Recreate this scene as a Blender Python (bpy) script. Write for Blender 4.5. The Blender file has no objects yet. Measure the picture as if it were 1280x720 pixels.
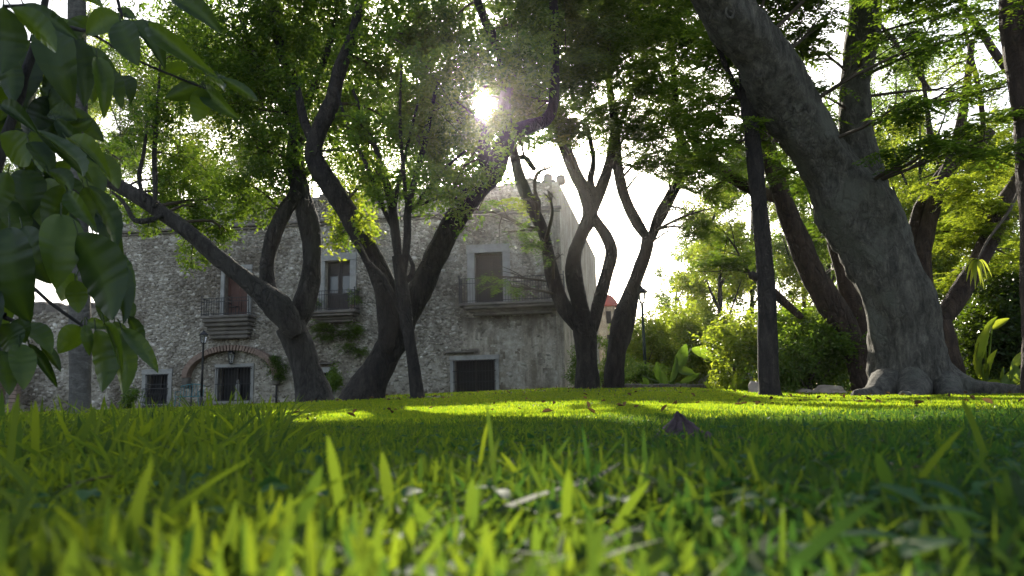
import bpy, math, random
import numpy as np
from mathutils import Vector, noise

rng = np.random.default_rng(7)
random.seed(7)
SC = bpy.context.scene
COL = SC.collection
rad = math.radians

# ---------------------------------------------------------------- camera
EYE = np.array([0.0, 0.0, 0.10])
FPX = 960.0                      # focal length in pixels of a 1280 wide picture
PITCH, ROLL = rad(8.6), 0.024
_r0 = np.array([1, 0, 0.0]); _f = np.array([0, math.cos(PITCH), math.sin(PITCH)])
_u0 = np.array([0, -math.sin(PITCH), math.cos(PITCH)])
_r = math.cos(ROLL) * _r0 - math.sin(ROLL) * _u0
_u = math.cos(ROLL) * _u0 + math.sin(ROLL) * _r0

def ray(px, py):
    return _f + _r * ((px - 640) / FPX) + _u * ((360 - py) / FPX)

def P(px, py, Y):
    """world point seen at photo pixel (px,py) at distance Y along +Y"""
    d = ray(px, py)
    return EYE + d * (Y / d[1])

def proj(p):
    d = np.asarray(p) - EYE
    z = d @ _f
    return 640 + FPX * (d @ _r) / z, 360 - FPX * (d @ _u) / z

cam = bpy.data.cameras.new('camera')
cam.lens = 27.0; cam.sensor_width = 36.0
cam.clip_start = 0.02; cam.clip_end = 2000
cam.dof.use_dof = True; cam.dof.focus_distance = 9.0; cam.dof.aperture_fstop = 8.5
camo = bpy.data.objects.new('camera', cam); COL.objects.link(camo)
from mathutils import Matrix
camo.matrix_world = Matrix(((_r[0], _u[0], -_f[0], EYE[0]), (_r[1], _u[1], -_f[1], EYE[1]),
                            (_r[2], _u[2], -_f[2], EYE[2]), (0, 0, 0, 1)))
SC.camera = camo

# ---------------------------------------------------------------- light
SUN = ray(602, 132); SUN = SUN / np.linalg.norm(SUN)
SUN_EL = math.asin(SUN[2]); SUN_AZ = math.atan2(SUN[0], SUN[1])
W = bpy.data.worlds.new('World'); SC.world = W; W.use_nodes = True
nt = W.node_tree
sky = nt.nodes.new('ShaderNodeTexSky'); sky.sky_type = 'NISHITA'
sky.sun_disc = False; sky.sun_elevation = SUN_EL; sky.sun_rotation = SUN_AZ
sky.dust_density = 2.5; sky.air_density = 1.0; sky.ozone_density = 1.0
bg = nt.nodes['Background']; bg.inputs['Strength'].default_value = 0.15
hs = nt.nodes.new('ShaderNodeHueSaturation'); hs.inputs['Saturation'].default_value = .66
nt.links.new(sky.outputs[0], hs.inputs['Color']); nt.links.new(hs.outputs[0], bg.inputs['Color'])
sl = bpy.data.lights.new('sun', 'SUN'); sl.energy = 5.0; sl.angle = rad(0.53); sl.color = (1, 0.92, 0.76)
so = bpy.data.objects.new('sun', sl); COL.objects.link(so)
so.rotation_mode = 'QUATERNION'
so.rotation_quaternion = Vector(SUN).to_track_quat('Z', 'Y')
so.location = (0, 40, 30)
SC.view_settings.view_transform = 'Standard'; SC.view_settings.look = 'None'
SC.view_settings.exposure = 1.33; SC.view_settings.gamma = 1.0
SC.cycles.max_bounces = 8; SC.cycles.diffuse_bounces = 4; SC.cycles.transmission_bounces = 5
SC.cycles.glossy_bounces = 2

# ---------------------------------------------------------------- helpers
def empty(name, loc, label, cat, group=None):
    o = bpy.data.objects.new(name, None); COL.objects.link(o)
    o.location = [float(c) for c in loc]; o.empty_display_size = 0.3
    o['label'] = label; o['category'] = cat
    if group: o['group'] = group
    return o

def origin_of(o):
    t = np.zeros(3)
    while o is not None:
        t = t + np.array(o.location); o = o.parent
    return t

def mk(name, V, F, mat, parent=None, smooth=False, kind=None, label=None, tint=None, cat=None, group=None, loc=None):
    """V (n,3) world coords; F: (m,4)/(m,3) int array or list of faces"""
    V = np.asarray(V, dtype=np.float32)
    off = origin_of(parent) if parent is not None else (np.array(loc) if loc is not None else np.zeros(3))
    V = V - off.astype(np.float32)
    me = bpy.data.meshes.new(name)
    if isinstance(F, np.ndarray):
        k = F.shape[1]; m = F.shape[0]
        me.vertices.add(len(V)); me.vertices.foreach_set('co', V.ravel())
        me.loops.add(m * k); me.loops.foreach_set('vertex_index', F.ravel().astype(np.int32))
        me.polygons.add(m)
        me.polygons.foreach_set('loop_start', np.arange(0, m * k, k, dtype=np.int32))
        me.update(calc_edges=True)
    else:
        me.from_pydata(V.tolist(), [], [list(map(int, f)) for f in F]); me.update()
    if tint is not None:
        a = me.attributes.new('tint', 'FLOAT', 'POINT')
        a.data.foreach_set('value', np.asarray(tint, dtype=np.float32))
    me.materials.append(mat)
    if smooth: me.polygons.foreach_set('use_smooth', [True] * len(me.polygons))
    o = bpy.data.objects.new(name, me); COL.objects.link(o)
    if parent is not None: o.parent = parent
    elif loc is not None: o.location = [float(c) for c in loc]
    if kind: o['kind'] = kind
    if label: o['label'] = label
    if cat: o['category'] = cat
    if group: o['group'] = group
    return o

class MB:
    """collects shapes in world coordinates"""
    def __init__(s): s.V = []; s.F = []; s.n = 0
    def add(s, V, F):
        V = np.asarray(V, float); s.V.append(V)
        s.F += [[i + s.n for i in f] for f in F]; s.n += len(V); return s
    def box(s, c, ax, ay, az, hx, hy, hz, bev=0.0, jit=0.0):
        c = np.asarray(c, float); ax, ay, az = [np.asarray(a, float) for a in (ax, ay, az)]
        if bev <= 0:
            V = [c + ax * hx * i + ay * hy * j + az * hz * k for k in (-1, 1) for j in (-1, 1) for i in (-1, 1)]
            if jit: V = [v + (rng.random(3) - .5) * jit for v in V]
            F = [(0, 2, 3, 1), (4, 5, 7, 6), (0, 1, 5, 4), (2, 6, 7, 3), (0, 4, 6, 2), (1, 3, 7, 5)]
            return s.add(V, F)
        b = min(bev, hx * .45, hy * .45, hz * .45)
        V = []; 
        rings = [(-hz, b), (-hz + b, 0), (hz - b, 0), (hz, b)]
        for z, ins in rings:
            x, y = hx - ins, hy - ins
            for (i, j) in ((-x + b, -y), (x - b, -y), (x, -y + b), (x, y - b), (x - b, y), (-x + b, y), (-x, y - b), (-x, -y + b)):
                V.append(c + ax * i + ay * j + az * z)
        F = [tuple(range(7, -1, -1)), tuple(range(24, 32))]
        for r in range(3):
            for k in range(8):
                F.append((r * 8 + k, r * 8 + (k + 1) % 8, r * 8 + 8 + (k + 1) % 8, r * 8 + 8 + k))
        return s.add(V, F)
    def cyl(s, a, b, r0, r1=None, n=8, caps=True):
        a = np.asarray(a, float); b = np.asarray(b, float); r1 = r0 if r1 is None else r1
        d = b - a; L = np.linalg.norm(d); d = d / max(L, 1e-9)
        t = np.cross(d, [0, 0, 1.0]) if abs(d[2]) < .9 else np.cross(d, [1.0, 0, 0])
        t /= np.linalg.norm(t); w = np.cross(d, t)
        V = [];
        for (c, r) in ((a, r0), (b, r1)):
            for k in range(n):
                an = 2 * math.pi * k / n; V.append(c + t * math.cos(an) * r + w * math.sin(an) * r)
        F = [(k, (k + 1) % n, n + (k + 1) % n, n + k) for k in range(n)]
        if caps: F += [tuple(range(n - 1, -1, -1)), tuple(range(n, 2 * n))]
        return s.add(V, F)
    def lathe(s, c, prof, n=12):
        c = np.asarray(c, float); V = []; F = []
        for (r, z) in prof:
            for k in range(n):
                an = 2 * math.pi * k / n; V.append(c + np.array([r * math.cos(an), r * math.sin(an), z]))
        for i in range(len(prof) - 1):
            for k in range(n):
                F.append((i * n + k, i * n + (k + 1) % n, (i + 1) * n + (k + 1) % n, (i + 1) * n + k))
        F += [tuple(range(n - 1, -1, -1)), tuple(range((len(prof) - 1) * n, len(prof) * n))]
        return s.add(V, F)
    def out(s, name, mat, parent=None, **k):
        return mk(name, np.concatenate(s.V), s.F, mat, parent, **k)

# ---------------------------------------------------------------- materials
def newmat(name):
    m = bpy.data.materials.new(name); m.use_nodes = True
    n = m.node_tree; b = n.nodes['Principled BSDF']
    return m, n, b

def ramp(n, src, stops):
    r = n.nodes.new('ShaderNodeValToRGB'); e = r.color_ramp.elements
    while len(e) < len(stops): e.new(0.5)
    for i, (p, c) in enumerate(stops):
        e[i].position = p; e[i].color = (*c, 1)
    n.links.new(src, r.inputs[0]); return r.outputs[0]

def ntex(n, scale, detail=6, rough=.6, dist=0, stretch=None, kind='noise', coord='Object'):
    tc = n.nodes.new('ShaderNodeTexCoord'); src = tc.outputs[coord]
    if stretch:
        mp = n.nodes.new('ShaderNodeMapping'); mp.inputs['Scale'].default_value = stretch
        n.links.new(src, mp.inputs[0]); src = mp.outputs[0]
    if kind == 'noise':
        t = n.nodes.new('ShaderNodeTexNoise'); t.inputs['Scale'].default_value = scale
        t.inputs['Detail'].default_value = detail; t.inputs['Roughness'].default_value = rough
        t.inputs['Distortion'].default_value = dist
        n.links.new(src, t.inputs['Vector']); return t.outputs['Fac']
    t = n.nodes.new('ShaderNodeTexVoronoi'); t.inputs['Scale'].default_value = scale
    if kind == 'crack': t.feature = 'DISTANCE_TO_EDGE'
    n.links.new(src, t.inputs['Vector']); return t.outputs['Distance']

def bump(n, b, h, strength, dist=.02):
    bp = n.nodes.new('ShaderNodeBump'); bp.inputs['Strength'].default_value = strength
    bp.inputs['Distance'].default_value = dist
    n.links.new(h, bp.inputs['Height']); n.links.new(bp.outputs[0], b.inputs['Normal'])

def mathn(n, op, a, b=None):
    m = n.nodes.new('ShaderNodeMath'); m.operation = op
    for i, v in enumerate((a, b)):
        if v is None: continue
        if isinstance(v, (int, float)): m.inputs[i].default_value = v
        else: n.links.new(v, m.inputs[i])
    return m.outputs[0]

def mixc(n, f, a, b, mode='MIX'):
    m = n.nodes.new('ShaderNodeMix'); m.data_type = 'RGBA'; m.blend_type = mode
    if isinstance(f, (int, float)): m.inputs[0].default_value = f
    else: n.links.new(f, m.inputs[0])
    for i, v in ((6, a), (7, b)):
        if isinstance(v, tuple): m.inputs[i].default_value = (*v, 1)
        else: n.links.new(v, m.inputs[i])
    return m.outputs[2]

def simple(name, col, rough=.7, metal=0.0, var=.25, scale=6, bmp=.0, col2=None):
    m, n, b = newmat(name)
    c2 = col2 or tuple(c * (1 - var) for c in col); c1 = tuple(min(1, c * (1 + var)) for c in col)
    t = ntex(n, scale, 6)
    n.links.new(ramp(n, t, [(.3, c2), (.7, c1)]), b.inputs['Base Color'])
    b.inputs['Roughness'].default_value = rough; b.inputs['Metallic'].default_value = metal
    if bmp: bump(n, b, ntex(n, scale * 5, 5), bmp)
    return m

def leafmat(name, c_lo, c_hi, t_lo, t_hi, trans=.5, rough=.45, spec=.3, scale=None):
    """leaf: reflecting face + light passing through; 'tint' picks the hue"""
    m, n, b = newmat(name)
    at = n.nodes.new('ShaderNodeAttribute'); at.attribute_name = 'tint'
    f = at.outputs['Fac']
    if scale:
        f2 = ntex(n, scale, 3); f = mathn(n, 'ADD', mathn(n, 'MULTIPLY', f, .7), mathn(n, 'MULTIPLY', f2, .3))
    ca = ramp(n, f, [(0, c_lo), (.92, c_hi), (1, tuple(min(1, x * 1.5) for x in c_hi))])
    ct = ramp(n, f, [(0, t_lo), (1, t_hi)])
    n.links.new(ca, b.inputs['Base Color'])
    b.inputs['Roughness'].default_value = rough; b.inputs['Specular IOR Level'].default_value = spec
    tr = n.nodes.new('ShaderNodeBsdfTranslucent'); n.links.new(ct, tr.inputs[0])
    mx = n.nodes.new('ShaderNodeMixShader'); mx.inputs[0].default_value = trans
    n.links.new(b.outputs[0], mx.inputs[1]); n.links.new(tr.outputs[0], mx.inputs[2])
    n.links.new(mx.outputs[0], n.nodes['Material Output'].inputs[0])
    return m

def barkmat(name, dark, light, scale=3.0, stretch=(1, 1, .25), lich=None, bs=.9, crack=.7):
    m, n, b = newmat(name)
    t = ntex(n, scale * 2.6, 10, .72, .5, stretch); fine = ntex(n, scale * 11, 8, .75, .3, (1, 1, .6))
    cr = ntex(n, scale * 2.6, stretch=(1, 1, stretch[2] * 1.3), kind='crack'); big = ntex(n, scale * .35, 5, .6, .4)
    md = tuple((x + y) * .42 for x, y in zip(dark, light))
    c = ramp(n, t, [(.36, dark), (.5, md), (.66, light)])
    c = mixc(n, .75, c, ramp(n, fine, [(.3, (.45, .45, .45)), (.7, (1.25, 1.25, 1.25))]), 'MULTIPLY')
    if lich:
        c = mixc(n, ramp(n, big, [(.52, (0, 0, 0)), (.60, (.75, .75, .75))]), c, lich)
    crk = ramp(n, cr, [(0, (.22, .22, .22)), (.10, (1, 1, 1))])
    pm = ramp(n, ntex(n, scale * .4, 6, .7, .6), [(.46, (0, 0, 0)), (.56, (1, 1, 1))])
    c = mixc(n, mathn(n, 'MULTIPLY', pm, crack), c, crk, 'MULTIPLY')
    n.links.new(c, b.inputs['Base Color']); b.inputs['Roughness'].default_value = .9
    h = mathn(n, 'ADD', mathn(n, 'ADD', t, mathn(n, 'MULTIPLY', fine, .3)), mathn(n, 'MULTIPLY', mathn(n, 'MINIMUM', mathn(n, 'MULTIPLY', cr, 3.0), .4), mathn(n, 'MULTIPLY', pm, min(1, crack * 1.6))))
    bump(n, b, h, bs, .14)
    return m

M = {}
M['bark_dark'] = barkmat('bark_dark', (.006, .0045, .004), (.056, .044, .037), 3.0, bs=1.0)
M['bark_grey'] = barkmat('bark_grey', (.007, .006, .005), (.088, .078, .07), 2.8, lich=(.042, .039, .035), bs=1.0)
M['bark_big'] = barkmat('bark_big', (.04, .036, .03), (.19, .175, .142), 3.2, (1, 1, .35), lich=(.12, .12, .095), bs=.9, crack=.35)
M['bark_red'] = barkmat('bark_red', (.035, .020, .016), (.11, .07, .05), 2.6)
M['bark_pale'] = barkmat('bark_pale', (.06, .055, .05), (.15, .145, .135), 1.5, (1, 1, 2.5), bs=.4)
M['twig'] = simple('twig', (.06, .045, .03), .85, scale=20)
M['leaf_deep'] = leafmat('leaf_deep', (.025, .055, .018), (.06, .115, .025), (.06, .15, .013), (.28, .40, .028), .55)
M['leaf_mid'] = leafmat('leaf_mid', (.035, .075, .018), (.08, .15, .03), (.10, .22, .015), (.34, .46, .03), .5)
M['leaf_bright'] = leafmat('leaf_bright', (.05, .095, .018), (.11, .18, .03), (.22, .34, .02), (.55, .60, .04), .55)
M['leaf_gloss'] = leafmat('leaf_gloss', (.006, .018, .009), (.022, .046, .012), (.010, .035, .004), (.26, .40, .015), .30, .4, .28, 6)
M['leaf_weed'] = leafmat('leaf_weed', (.016, .06, .024), (.035, .09, .028), (.03, .10, .02), (.10, .2, .03), .35, .7, .12)
M['grass_near'] = leafmat('grass_near', (.016, .045, .016), (.065, .11, .014), (.055, .135, .018), (.29, .36, .014), .54, .7, .12)
M['grass_lawn'] = leafmat('grass_lawn', (.020, .05, .010), (.055, .09, .012), (.12, .27, .015), (.48, .54, .016), .66, .5, .25)
M['fallen'] = leafmat('fallen', (.05, .03, .018), (.17, .10, .05), (.05, .03, .01), (.2, .12, .03), .2, .8, .1)
M['straw'] = simple('straw', (.09, .07, .035), .8, scale=60)

def stone_wall():
    m, n, b = newmat('mortar_wall')
    t = ntex(n, 3.2, 10, .7); g = ntex(n, .45, 8, .65, .5, (1, 1, .6)); f = ntex(n, 14, 8, .7)
    c = ramp(n, t, [(.3, (.16, .138, .11)), (.5, (.33, .30, .25)), (.7, (.56, .52, .45))])
    st = ramp(n, g, [(.38, (.30, .26, .22)), (.55, (1, 1, 1))])
    c = mixc(n, .8, c, st, 'MULTIPLY')
    n.links.new(c, b.inputs['Base Color']); b.inputs['Roughness'].default_value = .95
    bump(n, b, mathn(n, 'ADD', t, mathn(n, 'MULTIPLY', f, .5)), 1.0, .09)
    return m
M['wall'] = stone_wall()
def stone_mat():
    m, n, b = newmat('rubble')
    at = n.nodes.new('ShaderNodeAttribute'); at.attribute_name = 'tint'
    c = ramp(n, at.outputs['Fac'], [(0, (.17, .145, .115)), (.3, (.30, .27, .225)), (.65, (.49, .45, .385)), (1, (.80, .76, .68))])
    g = ntex(n, .45, 8, .65, .5, (1, 1, .6)); t = ntex(n, 9, 6)
    c = mixc(n, .75, c, ramp(n, g, [(.38, (.34, .30, .26)), (.55, (1, 1, 1))]), 'MULTIPLY')
    c = mixc(n, .6, c, ramp(n, t, [(.3, (.55, .55, .55)), (.7, (1.0, 1.0, 1.0))]), 'MULTIPLY')
    n.links.new(c, b.inputs['Base Color']); b.inputs['Roughness'].default_value = .95
    bump(n, b, t, .6, .04)
    return m
M['rubble'] = stone_mat()
def plaster_mat():
    m, n, b = newmat('plaster')
    t = ntex(n, 1.1, 10, .72, .5); s = ntex(n, 2.2, 8, .7, .2, (1, 1, .12)); f = ntex(n, 11, 8, .7)
    c = ramp(n, t, [(.3, (.20, .17, .13)), (.48, (.38, .34, .28)), (.62, (.52, .48, .40))])
    c = mixc(n, .75, c, ramp(n, s, [(.40, (.30, .26, .21)), (.58, (1, 1, 1))]), 'MULTIPLY')
    c = mixc(n, .6, c, ramp(n, f, [(.35, (.5, .48, .45)), (.6, (1, 1, 1))]), 'MULTIPLY')
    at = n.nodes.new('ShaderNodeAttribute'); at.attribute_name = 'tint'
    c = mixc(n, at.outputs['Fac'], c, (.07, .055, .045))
    n.links.new(c, b.inputs['Base Color']); b.inputs['Roughness'].default_value = .95
    bump(n, b, mathn(n, 'ADD', t, mathn(n, 'MULTIPLY', f, .4)), .8, .05); return m
M['plaster'] = plaster_mat()
M['cut_stone'] = simple('cut_stone', (.27, .265, .25), .9, var=.25, scale=3, bmp=.4)
M['stained_stone'] = simple('stained_stone', (.13, .115, .10), .95, var=.4, scale=2, bmp=.5)
M['brick'] = simple('brick', (.20, .14, .11), .9, var=.3, scale=5, bmp=.4)
M['iron'] = simple('iron', (.02, .02, .022), .55, .3, scale=12)
M['green_iron'] = simple('green_iron', (.03, .05, .045), .5, .3, scale=12)
M['teal_iron'] = simple('teal_iron', (.03, .16, .19), .5, .2, scale=12)
M['wood_red'] = simple('wood_red', (.085, .035, .024), .65, var=.3, scale=4, bmp=.2)
M['wood_dark'] = simple('wood_dark', (.018, .012, .010), .6, var=.3, scale=4)
M['void'] = simple('void', (.006, .006, .007), .8)
m, n, b = newmat('window_glass'); b.inputs['Base Color'].default_value = (.02, .025, .03, 1); b.inputs['Roughness'].default_value = .08
M['glass'] = m
m, n, b = newmat('lamp_glass'); b.inputs['Base Color'].default_value = (.75, .75, .72, 1); b.inputs['Roughness'].default_value = .25
b.inputs['Transmission Weight'].default_value = .85; M['lamp_glass'] = m
M['red_tile'] = simple('red_tile', (.30, .06, .045), .8, scale=2)
M['dry_leaf'] = simple('dry_leaf', (.055, .035, .042), .75, var=.5, scale=40, bmp=.6)
M['soil'] = simple('soil', (.10, .07, .05), .95, scale=3, bmp=.5)
M['rock'] = simple('rock', (.33, .27, .22), .95, var=.35, scale=3, bmp=.6)

def ground_mat():
    m, n, b = newmat('lawn_ground')
    t = ntex(n, 2.5, 8, .7); g = ntex(n, 40, 6, .7)
    c = ramp(n, g, [(.3, (.035, .03, .015)), (.6, (.075, .085, .025)), (.8, (.12, .12, .04))])
    c = mixc(n, ramp(n, t, [(.45, (0, 0, 0)), (.75, (.6, .6, .6))]), c, (.08, .06, .035))
    n.links.new(c, b.inputs['Base Color']); b.inputs['Roughness'].default_value = .95
    bump(n, b, g, .8, .02); return m
M['ground'] = ground_mat()
# ---------------------------------------------------------------- terrain
def sstep(a, b, x):
    t = np.clip((np.asarray(x, float) - a) / (b - a), 0, 1); return t * t * (3 - 2 * t)

def gz(x, y):
    """height of the lawn"""
    x = np.asarray(x, float); y = np.asarray(y, float)
    prof = np.interp(y, [-500, 5, 9, 13, 17, 20, 36, 60, 500], [0, 0, .05, .22, .38, .46, .62, .62, .2])
    w = np.interp(x / np.maximum(y, 8) , [-1.2, -.62, -.42, -.30, -.17, .05, .22, .38, .6, 1.2], [.3, .35, .42, .55, .80, 1.0, .85, .42, .30, .3])
    bumps = .006 * np.sin(x * 1.7 + 1) * np.cos(y * 1.3) + .004 * np.sin(x * 4.1) * np.sin(y * 3.3 + 2)
    return prof * w + bumps * (y < 60)

xs = np.concatenate([-np.geomspace(400, 14, 26), np.arange(-13, 13.01, .4), np.geomspace(14, 400, 26)])
ys = np.concatenate([[-60, -30, -15, -8, -5, -3], np.arange(-2, 8, .25), np.arange(8, 46, .6), np.geomspace(47, 500, 26)])
X, Y_ = np.meshgrid(xs, ys); Z = gz(X, Y_)
nx, ny = len(xs), len(ys); idx = np.arange(nx * ny).reshape(ny, nx)
F = np.stack([idx[:-1, :-1], idx[:-1, 1:], idx[1:, 1:], idx[1:, :-1]], -1).reshape(-1, 4)
mk('lawn', np.stack([X, Y_, Z], -1).reshape(-1, 3), F, M['ground'], smooth=True, kind='structure')

# where sunlight gets through the canopy to the ground (gaps between the crowns)
def lit_mask(gx, gy):
    gx = np.asarray(gx, float); gy = np.asarray(gy, float)
    s = gx / np.maximum(gy, .3)
    n_ = (np.sin(gx * 1.9 + 1.3 * np.sin(gy * .9)) + np.sin(gx * .83 + gy * .55 + 2.1) + .6 * np.sin(gx * 3.7 - gy * 1.7))
    left = (gy > 6.2) & (gy < 11.3) & (s > -.30) & (s < .07) & ~((s > -.125) & (s < -.065))
    right = (gy > 2.5) & (gy < 13.5) & (s > .13) & (s < .85) & (n_ > np.where(gy < 9, -1.5, -.5))
    fore = (gy > .9) & (gy < 2.2) & (gx < -.25) & (gx > -1.6) & (n_ > 1.9)
    return left | right | fore

def sun_ground(p):
    t = (p[:, 2] - .08) / SUN[2]
    return p[:, 0] - SUN[0] * t, p[:, 1] - SUN[1] * t

def thin(p, keep=.06):
    """True for the leaves that stay: crowns have gaps where the sun gets through"""
    gx, gy = sun_ground(p)
    lit = lit_mask(gx, gy)
    k = (~lit) | (rng.random(len(p)) < keep)
    d = p - EYE; along = d @ SUN
    off = np.linalg.norm(d - along[:, None] * SUN, axis=1) / np.maximum(along, .1)
    k &= ~((off < .0165 + .003 * np.sin(p[:, 0] * 9)) & (along > 3))
    return k

# ---------------------------------------------------------------- grass
def blades(bx, by, h, w, lean, seg, tint, curve=.5):
    n = len(bx); az = rng.random(n) * 2 * math.pi; face = rng.random(n) * 2 * math.pi
    face = np.where(rng.random(n) < .5, rng.normal(0, .6, n), face)
    t = np.linspace(0, 1, seg + 1)[None, :]
    bz = gz(bx, by)[:, None]
    hor = (lean[:, None] * t + curve * lean[:, None] * t ** 2) * h[:, None]
    zz = bz + h[:, None] * (t - .28 * np.minimum(lean, 1.6)[:, None] * t ** 2)
    cx = bx[:, None] + np.cos(az)[:, None] * hor; cy = by[:, None] + np.sin(az)[:, None] * hor
    prof = np.array([.7, .95, 1.0, .85, .08]) if seg == 4 else (np.array([.8, 1.0, .1]) if seg == 2 else np.interp(t[0], [0, .3, .8, .93, 1], [.7, 1, .9, .55, .12]))
    hw = (w[:, None] * .5) * prof[None, :]
    fx, fy = np.cos(face)[:, None], np.sin(face)[:, None]
    L = np.stack([cx - fx * hw, cy - fy * hw, zz], -1); R = np.stack([cx + fx * hw, cy + fy * hw, zz], -1)
    V = np.stack([L, R], 2).reshape(n, -1, 3)
    m = 2 * (seg + 1); k = np.arange(seg)
    f = np.stack([2 * k, 2 * k + 1, 2 * k + 3, 2 * k + 2], -1)
    F = (f[None] + (np.arange(n) * m)[:, None, None]).reshape(-1, 4)
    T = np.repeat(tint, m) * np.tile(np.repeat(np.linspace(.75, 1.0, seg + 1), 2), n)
    return V.reshape(-1, 3), F, T

def polar(n, r0, r1, half=.86, pw=1.0):
    u = rng.random(n); r = r0 + (r1 - r0) * u ** pw
    s = rng.uniform(-half, half, n)
    y = r; return s * (y + .15), y

def merge(parts):
    V, F, T, o = [], [], [], 0
    for v, f, t in parts:
        V.append(v); F.append(f + o); T.append(t); o += len(v)
    return np.concatenate(V), np.concatenate(F), np.concatenate(T)

def clump(x, y, s=1.0):
    return .5 + .25 * (np.sin(x * 9.1 * s + 3 * np.sin(y * 4 * s)) + np.sin(y * 11.3 * s + 2 * np.sin(x * 5 * s)))

parts = []
# close broad blades (St Augustine like turf), 0.2 - 3.4 m
for (n, r0, r1, seg, w0, w1, h0, h1) in ((19000, .19, 1.0, 8, .0022, .0062, .018, .056),
                                         (30000, .6, 2.4, 5, .0028, .0060, .020, .056),
                                         (52000, 1.8, 4.6, 4, .003, .0060, .018, .046)):
    x, y = polar(n, r0, r1, .95)
    h = rng.uniform(h0, h1, n) * (.72 + .45 * clump(x, y)); w = rng.uniform(w0, w1, n)
    h *= np.where(rng.random(n) < .04, 1.3, 1)
    lean = np.abs(rng.normal(.6, .6, n))
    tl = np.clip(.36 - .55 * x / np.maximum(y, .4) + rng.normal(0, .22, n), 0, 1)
    k = np.hypot(x, y) > .20
    h = np.where((np.hypot(x, y) < .45), np.minimum(h, .062), h)
    v, f, t = blades(x[k], y[k], h[k], w[k], lean[k], seg, tl[k]); parts.append((v, f, t))
# tall single blades by the lens and along the left
tall = [(70, .40, .09, .008, 1.4), (85, .6, .10, .007, .9), (150, .45, .088, .007, 1.4), (30, .40, .088, .008, -.9), (190, .42, .082, .007, 1.3), (225, .40, .08, .007, 1.5),
        (440, .42, .084, .0075, .2), (620, .62, .10, .006, -.1), (590, .7, .09, .005, .5), (1100, .55, .085, .007, .8), (700, .45, .075, .007, -1.1),
        (15, .9, .125, .010, .1), (50, 1.0, .12, .010, -.2), (95, 1.1, .115, .009, .3), (130, 1.3, .12, .009, -.5), (160, 1.5, .12, .009, .4),
        (210, 1.7, .12, .009, .2), (260, 1.6, .11, .008, .5), (8, 1.4, .15, .011, -.1), (350, 1.2, .105, .007, .6), (1230, .9, .1, .008, .3)]
tx, ty, th, tw, tn = [], [], [], [], []
for (px, y, h, w, ln) in tall:
    p = P(px, 505, y); tx.append(p[0]); ty.append(y); th.append(h); tw.append(w); tn.append(ln)
v, f, t = blades(np.array(tx), np.array(ty), np.array(th), np.array(tw), np.abs(np.array(tn)) * .5, 10, np.clip(rng.normal(.6, .2, len(tx)), 0, 1)); parts.append((v, f, t))
# tufts rising behind, at the left edge of the lawn
n = 1500; x, y = polar(n, 1.0, 3.4, 1); x = -y * rng.uniform(.30, .78, n) ** 1.0
v, f, t = blades(x, y, (.06 + .042 * y * rng.uniform(.2, 1, n)) * (.7 + .5 * clump(x * .7, y * .7)), rng.uniform(.005, .010, n), np.abs(rng.normal(.5, .4, n)), 6, np.clip(rng.normal(.6, .25, n), 0, 1)); parts.append((v, f, t))
x, y = polar(150, .26, .70, .75); x = x - .22 * y
v, f, t = blades(x, y, rng.uniform(.045, .08, 150), rng.uniform(.006, .0095, 150), np.abs(rng.normal(.9, .6, 150)), 9, np.clip(.35 - .4 * x / y + rng.normal(0, .25, 150), 0, 1)); parts.append((v, f, t))
x, y = polar(15000, .22, 2.8, .95)
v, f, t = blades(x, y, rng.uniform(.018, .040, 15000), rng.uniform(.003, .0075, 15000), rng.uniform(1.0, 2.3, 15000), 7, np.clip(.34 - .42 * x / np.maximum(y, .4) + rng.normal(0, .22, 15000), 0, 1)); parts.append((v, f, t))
x, y = polar(26000, .3, 3.6, .95)
v, f, t = blades(x, y, rng.uniform(.015, .05, 26000), rng.uniform(.0012, .0028, 26000), np.abs(rng.normal(.9, .7, 26000)), 4, np.clip(rng.normal(.4, .3, 26000), 0, 1)); parts.append((v, f, t))
V, F, T = merge(parts)
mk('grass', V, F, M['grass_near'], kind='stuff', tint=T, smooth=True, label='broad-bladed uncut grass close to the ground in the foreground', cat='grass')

BASES = [((px_ - 640) / 960 * yy_, yy_, r_) for px_, yy_, r_ in ((394, 18, .85), (456, 16.5, .85), (523, 15, .45), (736, 19, .7), (764, 19.6, .7), (963, 13.5, .45), (1150, 14, 1.35), (1215, 13.6, .6), (1090, 18, .8))]
parts = []
for (n, r0, r1, seg, w0, w1, h0, h1, half) in ((70000, 3.6, 8.5, 2, .006, .010, .020, .042, .85), (110000, 7.5, 15, 2, .009, .015, .022, .042, .85), (90000, 14, 37, 2, .018, .03, .03, .055, .78)):
    x, y = polar(n, r0, r1, half, .8)
    h = rng.uniform(h0, h1, n) * (.6 + .7 * clump(x, y, .5)); w = rng.uniform(w0, w1, n)
    bare = np.zeros(n, bool)
    for (tx_, ty_, tr_) in BASES: bare |= np.hypot(x - tx_, (y - ty_) * .8) < tr_ * (1 + .3 * np.sin(x * 9) * np.cos(y * 7))
    bare &= rng.random(n) > .12; x, y, h, w = x[~bare], y[~bare], h[~bare], w[~bare]; n = len(x)
    v, f, t = blades(x, y, h, w, np.abs(rng.normal(.35, .3, n)), seg, np.clip(.5 + rng.normal(0, .25, n), 0, 1)); parts.append((v, f, t))
V, F, T = merge(parts)
mk('lawn_grass', V, F, M['grass_lawn'], kind='stuff', tint=T, label='short mown lawn grass with sunlit strips under the trees', cat='grass')

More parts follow.
